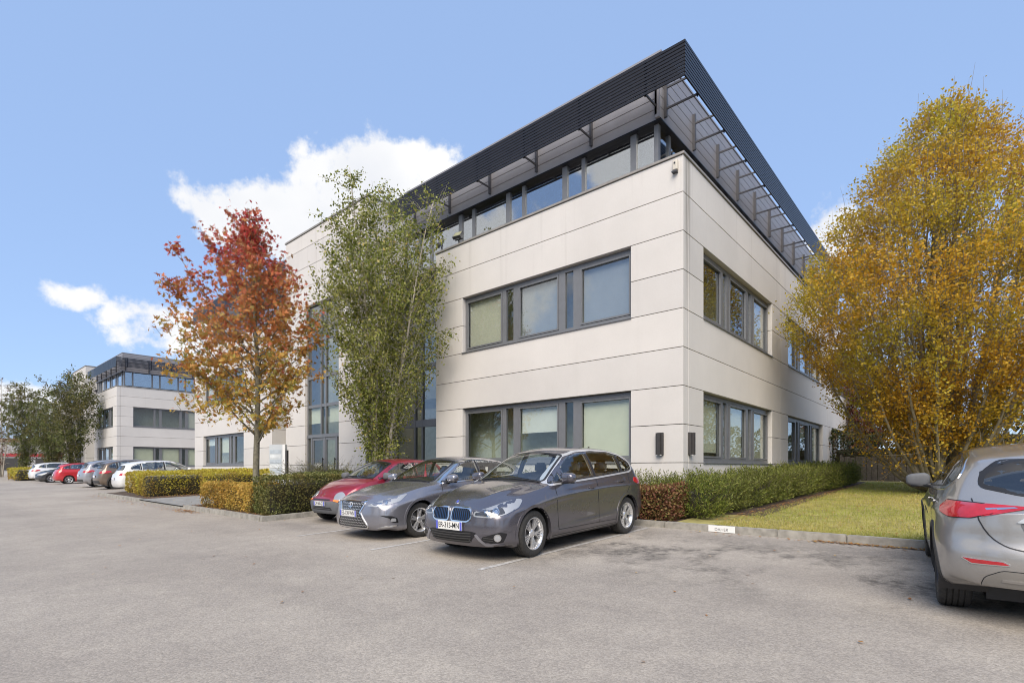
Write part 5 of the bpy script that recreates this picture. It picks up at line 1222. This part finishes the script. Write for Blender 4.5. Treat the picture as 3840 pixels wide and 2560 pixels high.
def hornbeam(loc, label):
    t = empty('yellow_tree', loc); t.scale = (1, 1, .955); tag(t, label, 'tree')
    env = pchip([(0, .15), (.8, .4), (1.6, 1.05), (2.6, 1.9), (3.6, 2.9), (4.8, 3.9), (5.8, 4.2), (7.0, 3.75), (8.5, 2.95), (10.0, 2.0), (11.2, 1.05), (12.1, .25)])
    H = 11.8; limbs = []; br = []; L = []; n = 62
    for i in range(n):
        a = i * 2.39996 + rng.uniform(-.2, .2); f = ((i + .5) / n) ** .62                     # 0 upright .. 1 outermost
        zt = H * (1 - .62 * f ** 2.2) * rng.uniform(.9, 1.0); rt = float(env(min(zt, 11.9))) * (.12 + .88 * f) * rng.uniform(.85, 1.03)
        p0 = np.array([math.cos(a) * .16 * f, math.sin(a) * .16 * f, rng.uniform(-.1, .9 * (1 - f) + .25)])
        tip = np.array([math.cos(a) * rt + .25, math.sin(a) * rt, zt]); K = 12; pts = []
        for k in range(K + 1):
            u = k / K; w_ = u ** (.78 if f > .5 else 1.0); q = p0 + (tip - p0) * np.array([w_, w_, u ** (1.12 + .25 * f)]); q = q + rng.normal(size=3) * .05 * u; pts.append(q)
        pts = np.array(pts); limbs.append((pts, .085 - .035 * f, .008)); ln = np.linalg.norm(tip - p0)
        for j in range(int(ln * 6.5)):
            tt = rng.uniform(.16, 1.0); q, dq = along(pts, tt); dq = dq / np.linalg.norm(dq); out = np.array([q[0], q[1], 0]); out /= np.linalg.norm(out) + .3
            s = curve_pts(q, dq * .8 + out * .55 + rng.normal(size=3) * .45, rng.uniform(.45, 1.15) * (1.1 - .45 * tt), 4, (0, 0, .35), .09); br.append((s, .010, .0025))
            rr = math.hypot(s[-1][0], s[-1][1]); e_ = float(env(min(max(s[-1][2], 0), 12.0)))
            dens = (.25 + .9 * min(1, rr / max(.4, e_))) * (1.0 if s[-1][2] > 2.2 else .45)
            for e in range(int(rng.integers(13, 24) * dens)):
                v, _ = along(s, rng.uniform(.1, 1)); L.append(v + rng.normal(size=3) * .085)
    for j in range(46):                                                                       # bare shoots above the crown
        a = rng.uniform(0, 6.28); z = rng.uniform(8.0, 11.9); r_ = float(env(z)) * rng.uniform(.6, 1.0); s = curve_pts((math.cos(a) * r_ + .25, math.sin(a) * r_, z - .3), (math.cos(a) * .15, math.sin(a) * .15, 1), rng.uniform(.6, 1.3), 4, (0, 0, .2), .05); br.append((s, .008, .002))
        for e in range(5): v, _ = along(s, rng.uniform(.2, .9)); L.append(v + rng.normal(size=3) * .05)
    l2, b2 = crown_fill(env, 1.5, 11.8, 8600, 15, .1, 0, .5, .40, .085, lumpy); L += l2; br += b2
    tree_parts(t, M['bark_horn'], limbs, br, 'limbs')
    gold = [(0, (.50, .26, .022)), (.3, (.68, .40, .035)), (.6, (.60, .40, .045)), (.85, (.44, .21, .028)), (1, (.74, .53, .07))]; oliv = [(0, (.33, .31, .04)), (.4, (.50, .41, .045)), (.8, (.60, .46, .05)), (1, (.42, .42, .07))]
    leaves('foliage', np.array(L), .080, leafmat('hornbeam_leaf', gold, oliv, .45, .42, patch_amt=.36), t, 'oval', .2)
    return t
sweetgum((-16.1, 6.75, gz(-16.1, 6.75) + .085), 9.0, 'young sweetgum with red crown turning orange and yellow, in the hedge island')
green_tree((-14.6, 10.0, gz(-14.6, 10) + .088), 10.4, 'multi-stemmed green leafy tree standing behind the red hatchback before the recess', fill=1600)
hornbeam((-.72, 19.8, gz(-.9, 19.8) + .1), 'large golden hornbeam with fan of pale limbs on the lawn at right')

# hedges: clipped blocks of small leaves round a dark twiggy core
def hedge(name, label, x0, x1, y0, y1, h, leaf, n, lm, shape='oval', rough=.06, slope=0, dirs=None, group=None, spread=1.0, core='hedge_core', yaw=0, depth=.10, top_bias=1.0):
    cx, cy = (x0 + x1) / 2, (y0 + y1) / 2; z0 = gz(cx, cy) + .08
    t = empty(name, (cx, cy, z0)); t.rotation_euler = (0, 0, yaw); tag(t, label, 'hedge', group); a, b = (x1 - x0) / 2, (y1 - y0) / 2
    zl = lambda x, y: gz(cx + x, cy + y) + .08 - z0
    ins = depth + rough + .05; nxs, nys = max(2, int(a * 2 / .5)), max(2, int(b * 2 / .5)); bm = bmesh.new()
    bmesh.ops.create_cube(bm, size=1); bmesh.ops.subdivide_edges(bm, edges=bm.edges[:], cuts=6, use_grid_fill=True)
    for v in bm.verts:
        x, y, z = v.co.x * 2 * (a - ins), v.co.y * 2 * (b - ins), (v.co.z + .5) * (h - ins); f = .04 * math.sin(x * 7 + y * 5 + z * 9); v.co = Vector((x + f, y + f, z + zl(x, y)))
    bm_obj('core', bm, M[core], t, True)
    areas = np.array([2 * a * h, 2 * a * h, 2 * b * h, 2 * b * h, 4 * a * b * top_bias]); fc = rng.choice(5, n, p=areas / areas.sum()); u = rng.uniform(-1, 1, n); v = rng.uniform(-1, 1, n); w_ = rng.uniform(0, 1, n)
    P = np.zeros((n, 3)); Nn = np.zeros((n, 3))
    P[:, 0] = np.where(fc < 2, u * a, np.where(fc < 4, np.where(fc == 2, -a, a), u * a)); P[:, 1] = np.where(fc < 2, np.where(fc == 0, -b, b), np.where(fc < 4, u * b, v * b)); P[:, 2] = np.where(fc < 4, w_ * h, h)
    Nn[:, 0] = np.where(fc == 2, -1, np.where(fc == 3, 1, 0)); Nn[:, 1] = np.where(fc == 0, -1, np.where(fc == 1, 1, 0)); Nn[:, 2] = np.where(fc == 4, 1, 0)
    # rounded shoulders and a lumpy outline
    lump = .5 * np.sin(P[:, 0] * 3.1 + P[:, 2] * 2.0) + .5 * np.sin(P[:, 1] * 2.7 - P[:, 2] * 3.3 + P[:, 0] * 1.7); P += Nn * (lump * rough)[:, None]
    ed = np.clip((P[:, 2] - h + .14) / .14, 0, 1) * .0; side = fc < 4; sh = np.where(side, np.clip((P[:, 2] / h - .8) / .2, 0, 1) ** 2 * .07, 0); P -= Nn * sh[:, None]
    lowc = np.where(side, np.clip(.18 - P[:, 2] / h, 0, 1) * .35, 0); P -= Nn * lowc[:, None]
    P -= Nn * (rng.random(n) ** 2 * depth)[:, None]; P += rng.normal(size=(n, 3)) * .012; P[:, 2] = np.maximum(P[:, 2], .01) + np.array([zl(x, y) for x, y in P[:, :2]])
    dd = Nn * .8 + np.array([0, 0, .5]) if dirs is None else Nn * .5 + np.array(dirs)
    leaves('foliage', P, leaf, lm, t, shape, .3, dd, spread)
    return t
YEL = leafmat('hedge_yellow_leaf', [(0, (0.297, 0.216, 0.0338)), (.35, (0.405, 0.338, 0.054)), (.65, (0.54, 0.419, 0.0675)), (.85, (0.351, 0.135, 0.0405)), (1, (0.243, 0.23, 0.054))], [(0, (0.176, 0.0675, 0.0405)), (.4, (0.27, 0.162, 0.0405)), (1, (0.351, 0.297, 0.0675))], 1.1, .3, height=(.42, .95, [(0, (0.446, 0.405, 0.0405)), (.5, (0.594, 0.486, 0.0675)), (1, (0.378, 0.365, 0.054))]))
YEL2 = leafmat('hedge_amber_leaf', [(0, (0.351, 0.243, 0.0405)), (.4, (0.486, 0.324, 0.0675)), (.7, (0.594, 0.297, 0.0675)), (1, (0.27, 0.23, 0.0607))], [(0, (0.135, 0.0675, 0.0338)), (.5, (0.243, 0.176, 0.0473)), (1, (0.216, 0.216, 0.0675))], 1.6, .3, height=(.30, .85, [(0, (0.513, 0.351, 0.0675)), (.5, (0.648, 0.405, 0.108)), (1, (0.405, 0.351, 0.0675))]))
DKG = leafmat('hedge_green_leaf', [(0, (0.0607, 0.081, 0.0243)), (.4, (0.121, 0.142, 0.0405)), (.75, (0.203, 0.216, 0.0675)), (1, (0.297, 0.284, 0.108))], [(0, (0.121, 0.0743, 0.0338)), (.5, (0.176, 0.162, 0.0473)), (1, (0.27, 0.216, 0.0675))], 1.2, .3, patch_amt=.25)
COTO = leafmat('cotoneaster_leaf', [(0, (.07, .10, .018)), (.4, (.14, .18, .03)), (.75, (.23, .26, .045)), (1, (.33, .31, .09))], [(0, (.09, .11, .025)), (1, (.22, .23, .05))], .8, .3)
RUST = leafmat('rusty_leaf', [(0, (0.149, 0.0607, 0.0432)), (.35, (0.243, 0.101, 0.0607)), (.6, (0.297, 0.189, 0.081)), (.8, (0.149, 0.176, 0.0405)), (1, (0.365, 0.216, 0.121))], None, 1, .3)
hedge('clipped_hedge', 'dark green clipped hedge on the island beside the small red car', -13.75, -12.68, 5.66, 9.3, .93, .048, 19000, DKG)
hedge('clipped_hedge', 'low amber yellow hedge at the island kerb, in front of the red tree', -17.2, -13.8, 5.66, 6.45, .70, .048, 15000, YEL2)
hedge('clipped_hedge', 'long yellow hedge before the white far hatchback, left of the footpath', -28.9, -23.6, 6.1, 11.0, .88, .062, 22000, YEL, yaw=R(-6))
hedge('clipped_hedge', 'green hedge between the footpath and the red tree, behind the amber hedge', -17.8, -13.9, 8.7, 11.0, .85, .05, 9000, DKG, rough=.10)
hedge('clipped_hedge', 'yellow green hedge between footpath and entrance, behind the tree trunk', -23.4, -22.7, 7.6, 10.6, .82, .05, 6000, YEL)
hedge('clipped_hedge', 'rust brown hedge behind the dark grey hatchback', -8.2, -4.42, 9.76, 10.6, .66, .058, 26000, RUST, rough=.06)
def spiky(name, label, x0, x1, y0, y1, h, n, lm, yaw=0, twl=.34, lf=.055, per=9, lean=(0, 0)):
    """shrub of arching twigs set with small leaves"""
    cx, cy = (x0 + x1) / 2, (y0 + y1) / 2; z0 = gz(cx, cy) + .1; t = empty(name, (cx, cy, z0)); t.rotation_euler = (0, 0, yaw); tag(t, label, 'hedge'); a, b = (x1 - x0) / 2, (y1 - y0) / 2
    bm = bmesh.new(); bmesh.ops.create_cube(bm, size=1); bmesh.ops.subdivide_edges(bm, edges=bm.edges[:], cuts=7, use_grid_fill=True)
    zl = lambda x, y: gz(cx + x, cy + y) + .1 - z0
    for v in bm.verts:
        x, y = v.co.x * 2 * (a - .22), v.co.y * 2 * (b - .22); v.co = Vector((x + .05 * math.sin(y * 3), y, (v.co.z + .5) * (h - .26) + zl(x, y)))
    bm_obj('core', bm, M['hedge_core'], t, True); P = []; D = []; mb = MB()
    for i in range(n):
        f = rng.choice(5, p=np.array([2 * a * h, 2 * a * h, 2 * b * h, 2 * b * h, 4 * a * b]) / (4 * a * h + 4 * b * h + 4 * a * b)); u, v, w_ = rng.uniform(-1, 1), rng.uniform(-1, 1), rng.uniform(.0, 1) ** 1.25
        p = [(u * a, -b, w_ * h), (u * a, b, w_ * h), (-a, u * b, w_ * h), (a, u * b, w_ * h), (u * a, v * b, h)][f]; nn = [(0, -1, .5), (0, 1, .5), (-1, 0, .5), (1, 0, .5), (0, 0, 1)][f]
        k = .12 + .10 * math.sin(p[0] * 2.2 + p[1] * 1.9) + .06 * math.sin(p[1] * 4.7); p = np.array(p) - np.array(nn) * (.26 - k * .6); p[2] = max(.03, p[2]) + zl(p[0], p[1])
        d = np.array(nn) * .8 + np.array([lean[0], lean[1], .75]) + rng.normal(size=3) * .35; s = curve_pts(p, d, twl * rng.uniform(.6, 1.4), 4, (0, 0, -.15), .08)
        if i % 3 == 0: mb.tube(list(s), [.004, .004, .003, .003, .002], 3, False)
        for j in range(per):
            q, dq = along(s, (j + rng.random()) / per); P.append(q); D.append(dq / (np.linalg.norm(dq) + 1e-9) * .9)
    o = mb.build('twigs', M['twig'], t); o['kind'] = 'stuff'
    leaves('foliage', np.array(P), lf, lm, t, 'blade' if lf > .05 else 'oval', .2, np.array(D), .55)
    return t
spiky('side_hedge', 'long bushy green hedge along the side wall between building and lawn', -4.95, -3.55, 10.3, 23.8, .63, 8200, COTO, R(-2.6), .36, .066, 12, (.25, -.15))
spiky('front_hedge', 'bushy green hedge under the front windows behind the parked cars', -13.6, -4.9, 10.5, 11.5, .66, 3000, COTO, 0, .34, .062, 9)
WISP = leafmat('wispy_leaf', [(0, (0.189, 0.189, 0.0675)), (.5, (0.324, 0.324, 0.135)), (1, (0.459, 0.419, 0.203))], None, 1, .35)
for (x, y, h_, lb) in ((-18.6, 9.9, 1.6, 'feathery pale shrub left of the entrance doors'), (-15.9, 9.2, 1.55, 'feathery pale shrub beside the intercom post'), (-17.3, 9.3, 1.4, 'feathery pale shrub in front of the entrance doors')):
    t = empty('feathery_shrub', (x, y, gz(x, y) + .085)); tag(t, lb, 'shrub', 'feathery shrubs by the entrance'); mb = MB(); P = []; D = []
    for i in range(150):
        a = rng.uniform(0, 6.28); s = curve_pts((rng.normal() * .35, rng.normal() * .3, 0), (math.cos(a) * .4, math.sin(a) * .4, 1), h_ * rng.uniform(.6, 1.15), 6, (math.cos(a) * .5, math.sin(a) * .5, -.4), .08); mb.tube(list(s), list(np.linspace(.006, .002, 7)), 3, False)
        for j in range(16): q, dq = along(s, rng.uniform(.25, 1)); P.append(q + rng.normal(size=3) * .02); D.append(dq / np.linalg.norm(dq))
    o = mb.build('stems', M['twig'], t); o['kind'] = 'stuff'; leaves('foliage', np.array(P), .06, WISP, t, 'blade', .2, np.array(D), .8)

# background trees: lighter versions, every one a tree of its own
FAR_LEAF = leafmat('far_green_leaf', [(0, (0.058, 0.0798, 0.0261)), (.5, (0.123, 0.152, 0.0435)), (1, (0.217, 0.232, 0.0725))], [(0, (0.0725, 0.0725, 0.029)), (1, (0.203, 0.174, 0.0508))], .4, .35)
def place_copy(src, loc, s, rz, label, group, cat='tree', name=None):
    c = copy_tree(src); c.location = loc; c.scale = (s, s, s); c.rotation_euler = (0, 0, rz); tag(c, label, cat, group)
    if name: c.name = name
    return c
G1 = 'green trees by the far office'
far1 = green_tree((-62.6, 9.6, gz(-62, 9.6)), 10.3, 'tall dark green tree in front of the far office stair block', .40, 11, 'dark_green_tree', G1, FAR_LEAF, leaf=.15, spread=2.7, fill=420)
place_copy(far1, (-74, 7.6, gz(-74, 7.6)), .98, 1.9, 'broad green tree left of the tall tree beside the far office', G1)
place_copy(far1, (-70.5, 9.2, gz(-70, 9.2)), .78, 4.0, 'shorter green tree between the two taller trees at far left', G1)
ORG = leafmat('far_rust_leaf', [(0, (.16, .07, .03)), (.5, (.26, .12, .04)), (1, (.20, .16, .05))], None, 1, .35)
far2 = green_tree((-78, 10.5, gz(-78, 10)), 6.0, 'small rusty orange tree low between the far green trees', .30, 12, 'rusty_tree', None, ORG, leaf=.15, spread=2.0)
bare = green_tree((-80.5, 6.4, gz(-80, 6)), 11.0, 'nearly bare birch with a few dark leaves at the left edge', .05, 13, 'bare_birch', None, leafmat('last_leaf', [(0, (.06, .03, .03)), (1, (.14, .05, .04))], None, 1, .3), leaf=.16, spread=2.6)
# far planting at the left edge
hedge('clipped_hedge', 'low mixed hedge at the left edge beyond the black hatchback', -66, -60, 5.6, 7.6, .95, .10, 3500, YEL)
# right background beyond the lawn
BACKL = leafmat('back_shrub_leaf', [(0, (.03, .04, .014)), (.5, (.06, .075, .022)), (.85, (.12, .10, .03)), (1, (.16, .06, .035))], None, 1, .3)
for i, (x0, x1, y0, y1, h_, lb) in enumerate(((-5.6, -1.2, 28.4, 29.8, 2.2, 'tall dark shrub hedge beyond the lawn, left of the golden tree limbs'), (-1.0, 5, 28.2, 29.8, 2.7, 'tall dark shrub hedge beyond the lawn, behind the golden tree limbs'), (5.2, 14, 27.6, 29.4, 2.5, 'tall dark shrub hedge beyond the lawn, above the bronze car roof'))):
    hedge('shrub_hedge', lb, x0, x1, y0, y1, h_, .13, 5200, BACKL, rough=.35, depth=.35)
t = empty('timber_fence', (-4.4, 27.3, gz(-4, 26) + .05)); tag(t, 'dark timber board fence at the back of the lawn beside the building', 'fence')
FM = plain('fence_wood', (.10, .085, .07), .9, 0, .3, 12)
for i in range(30): box('board', i * .2, i * .2 + .18, -.015, .015, 0, 1.1 + .02 * math.sin(i * 2.3), FM, t)
for i in range(4): box('post', i * 1.95, i * 1.95 + .08, .02, .1, 0, 1.2, FM, t)
REDL = leafmat('red_shrub_leaf', [(0, (.12, .03, .025)), (.5, (.20, .06, .04)), (1, (.14, .09, .04))], None, 1, .3)
rt = green_tree((-4.2, 33.5, .78), 6.5, 'rusty red small tree behind the far corner of the near office', .4, 21, 'rusty_tree', None, REDL, leaf=.14, spread=2.2)
# trees across the lane, behind the photographer: they show only as reflections in glass and paint
for i, (x, y, s, lb) in enumerate(((-13, -13, 1.0, 'leftmost'), (-4.5, -15, 1.15, 'second from left'), (5, -13.5, .95, 'middle'), (13, -9, 1.1, 'fourth from left'), (17.5, 1.5, 1.05, 'rightmost'))):
    place_copy(far1, (x, y, gz(x, y)), s, i * 1.7, 'tree across the lane mirrored in the office windows, ' + lb + ' of five', 'trees across the lane')
hedge('shrub_hedge', 'shrub hedge across the lane mirrored in the cars, behind the viewpoint', -30, 16, -17.5, -15.5, 2.2, .16, 9000, FAR_LEAF, rough=.3, depth=.3)

# lawn blades, denser towards the camera
def lawn_blades():
    n = 90000; x = rng.uniform(-4.0, 6.5, n); y = 9.72 + (rng.random(n) ** 1.7) * 15.5
    keep = x > -3.55 + (y - 10) * .03; x, y = x[keep], y[keep]; n = len(x)
    z = np.array([gz(a, b) for a, b in zip(x, y)]) + .10; h = rng.uniform(.025, .06, n); w_ = rng.uniform(.003, .006, n) * (1 + (y - 9.7) * .12); a = rng.uniform(0, 6.28, n); ln = rng.normal(size=(n, 2)) * .022
    V = np.zeros((n, 3, 3)); V[:, 0] = np.stack([x - np.cos(a) * w_, y - np.sin(a) * w_, z], 1); V[:, 1] = np.stack([x + np.cos(a) * w_, y + np.sin(a) * w_, z], 1); V[:, 2] = np.stack([x + ln[:, 0], y + ln[:, 1], z + h], 1)
    gm = leafmat('grass_blade', [(0, (.32, .30, .07)), (.5, (.44, .40, .10)), (.85, (.54, .45, .16)), (1, (.56, .46, .24))], [(0, (.26, .30, .055)), (1, (.42, .42, .10))], .5, .3)
    o = np_mesh('lawn_grass', V.reshape(-1, 3), np.arange(3 * n).reshape(-1, 3), gm); tag(o, 'short yellow green grass growing on the lawn', 'grass', kind='stuff')
lawn_blades()
# fallen leaves
FALL = leafmat('fallen_leaf', [(0, (.30, .12, .035)), (.3, (.42, .20, .05)), (.6, (.24, .10, .04)), (.85, (.48, .30, .08)), (1, (.34, .26, .14))], None, 1, .1)
def fallen(name, label, pts, size, off):
    P = np.array([(x, y, gz(x, y) + off) for x, y in pts]); n = len(P); d = np.zeros((n, 3)); tv, tf = LEAF['oval']
    a = rng.uniform(0, 6.28, n); d = np.stack([np.cos(a), np.sin(a), rng.uniform(-.1, .25, n)], 1); s = np.stack([-np.sin(a), np.cos(a), rng.uniform(-.2, .2, n)], 1); sz = size * rng.uniform(.6, 1.2, n)
    V = P[:, None] + sz[:, None, None] * (tv[None, :, 0:1] * d[:, None] + tv[None, :, 1:2] * s[:, None]); V[:, :, 2] += rng.uniform(0, .012, n)[:, None]
    o = np_mesh(name, V.reshape(-1, 3), (tf[None] + (np.arange(n) * len(tv))[:, None, None]).reshape(-1, 3), FALL); tag(o, label, 'leaves', kind='stuff')
c1 = [(rng.uniform(-1.9, -.15), 9.50 - abs(rng.normal()) * .05) for _ in range(420)] + [(rng.uniform(-4, 1), 9.46 - abs(rng.normal()) * .12) for _ in range(120)]
fallen('fallen_leaves', 'drift of orange fallen leaves along the kerb by the bronze car', c1, .05, .008)
c2 = [(-17.0 + rng.normal() * .45, 5.28 - abs(rng.normal()) * .16) for _ in range(260)] + [(rng.uniform(-29, -17), 5.25 - abs(rng.normal()) * .25) for _ in range(260)]
fallen('fallen_leaves', 'orange fallen leaves at the dropped kerb before the footpath', c2, .06, .008)
c3 = [(rng.uniform(-23.8, -22.4), rng.uniform(5.6, 9)) for _ in range(500)] + [(rng.uniform(-18.2, -12.6), rng.uniform(5.5, 6.0)) for _ in range(350)] + [(rng.uniform(-22.5, -18), rng.uniform(5.4, 8.5)) for _ in range(120)]
fallen('fallen_leaves', 'brown and orange fallen leaves under the island hedges', c3, .06, .10)
c4 = [(x, y) for x, y in zip(rng.uniform(-3.6, 4, 2600), 9.8 + rng.random(2600) * 13)] + [(-3.75 + (y - 10) * .045 + abs(rng.normal()) * .18, y) for y in rng.uniform(10.2, 23.5, 900)]
fallen('fallen_leaves', 'small brown leaves scattered over the lawn', c4, .05, .135)
c5 = [(rng.uniform(-14, 2), rng.uniform(1.5, 9)) for _ in range(70)] + [(rng.uniform(-40, -8), rng.uniform(1, 6)) for _ in range(60)]
fallen('fallen_leaves', 'a few stray leaves on the open asphalt', c5, .05, .006)

# bay name plate on the kerb
t = empty('bay_name_plate', (-3.36, 9.547, gz(-3.36, 9.55) + .065)); tag(t, 'white bay name plate with dark lettering fixed to the kerb face', 'sign'); t.rotation_euler = (0, R(.17), 0)
box('board', -.235, .235, -.012, 0, -.058, .058, M['white'], t, .002)
cu = bpy.data.curves.new('txt', 'FONT'); cu.body = 'DAHER'; cu.size = .075; cu.align_x = 'CENTER'; cu.align_y = 'CENTER'; ob = bpy.data.objects.new('txt', cu); COL.objects.link(ob)
me = bpy.data.meshes.new_from_object(ob.evaluated_get(bpy.context.evaluated_depsgraph_get())); bpy.data.objects.remove(ob); me.materials.clear(); me.materials.append(plain('letter_grey', (.10, .10, .11), .6))
o = bpy.data.objects.new('lettering', me); link(o, t); o.rotation_euler = (R(90), 0, 0); o.location = (0, -.0135, -.012)
# low building at the left edge
t = empty('low_building', (-96, 6, gz(-90, 6))); tag(t, 'low pale building with red band at the far left edge', 'building'); t.rotation_euler[2] = R(-8)
W_ = plain('pale_render', (.42, .42, .43), .8)
box('wall', -6, 0, 0, 16, 0, 4.4, W_, t, .02); box('roof_edge', -6.1, .1, -.1, 16.1, 4.4, 4.9, plain('brown_roof', (.20, .11, .05), .7), t, .02); box('red_band', .0, .08, 0, 16, 2.5, 2.9, plain('red_band', (.40, .04, .05), .6), t)
for i in range(4): box('window', .01, .07, 1 + i * 3.9, 3.6 + i * 3.9, .7, 2.3, M['core'], t)
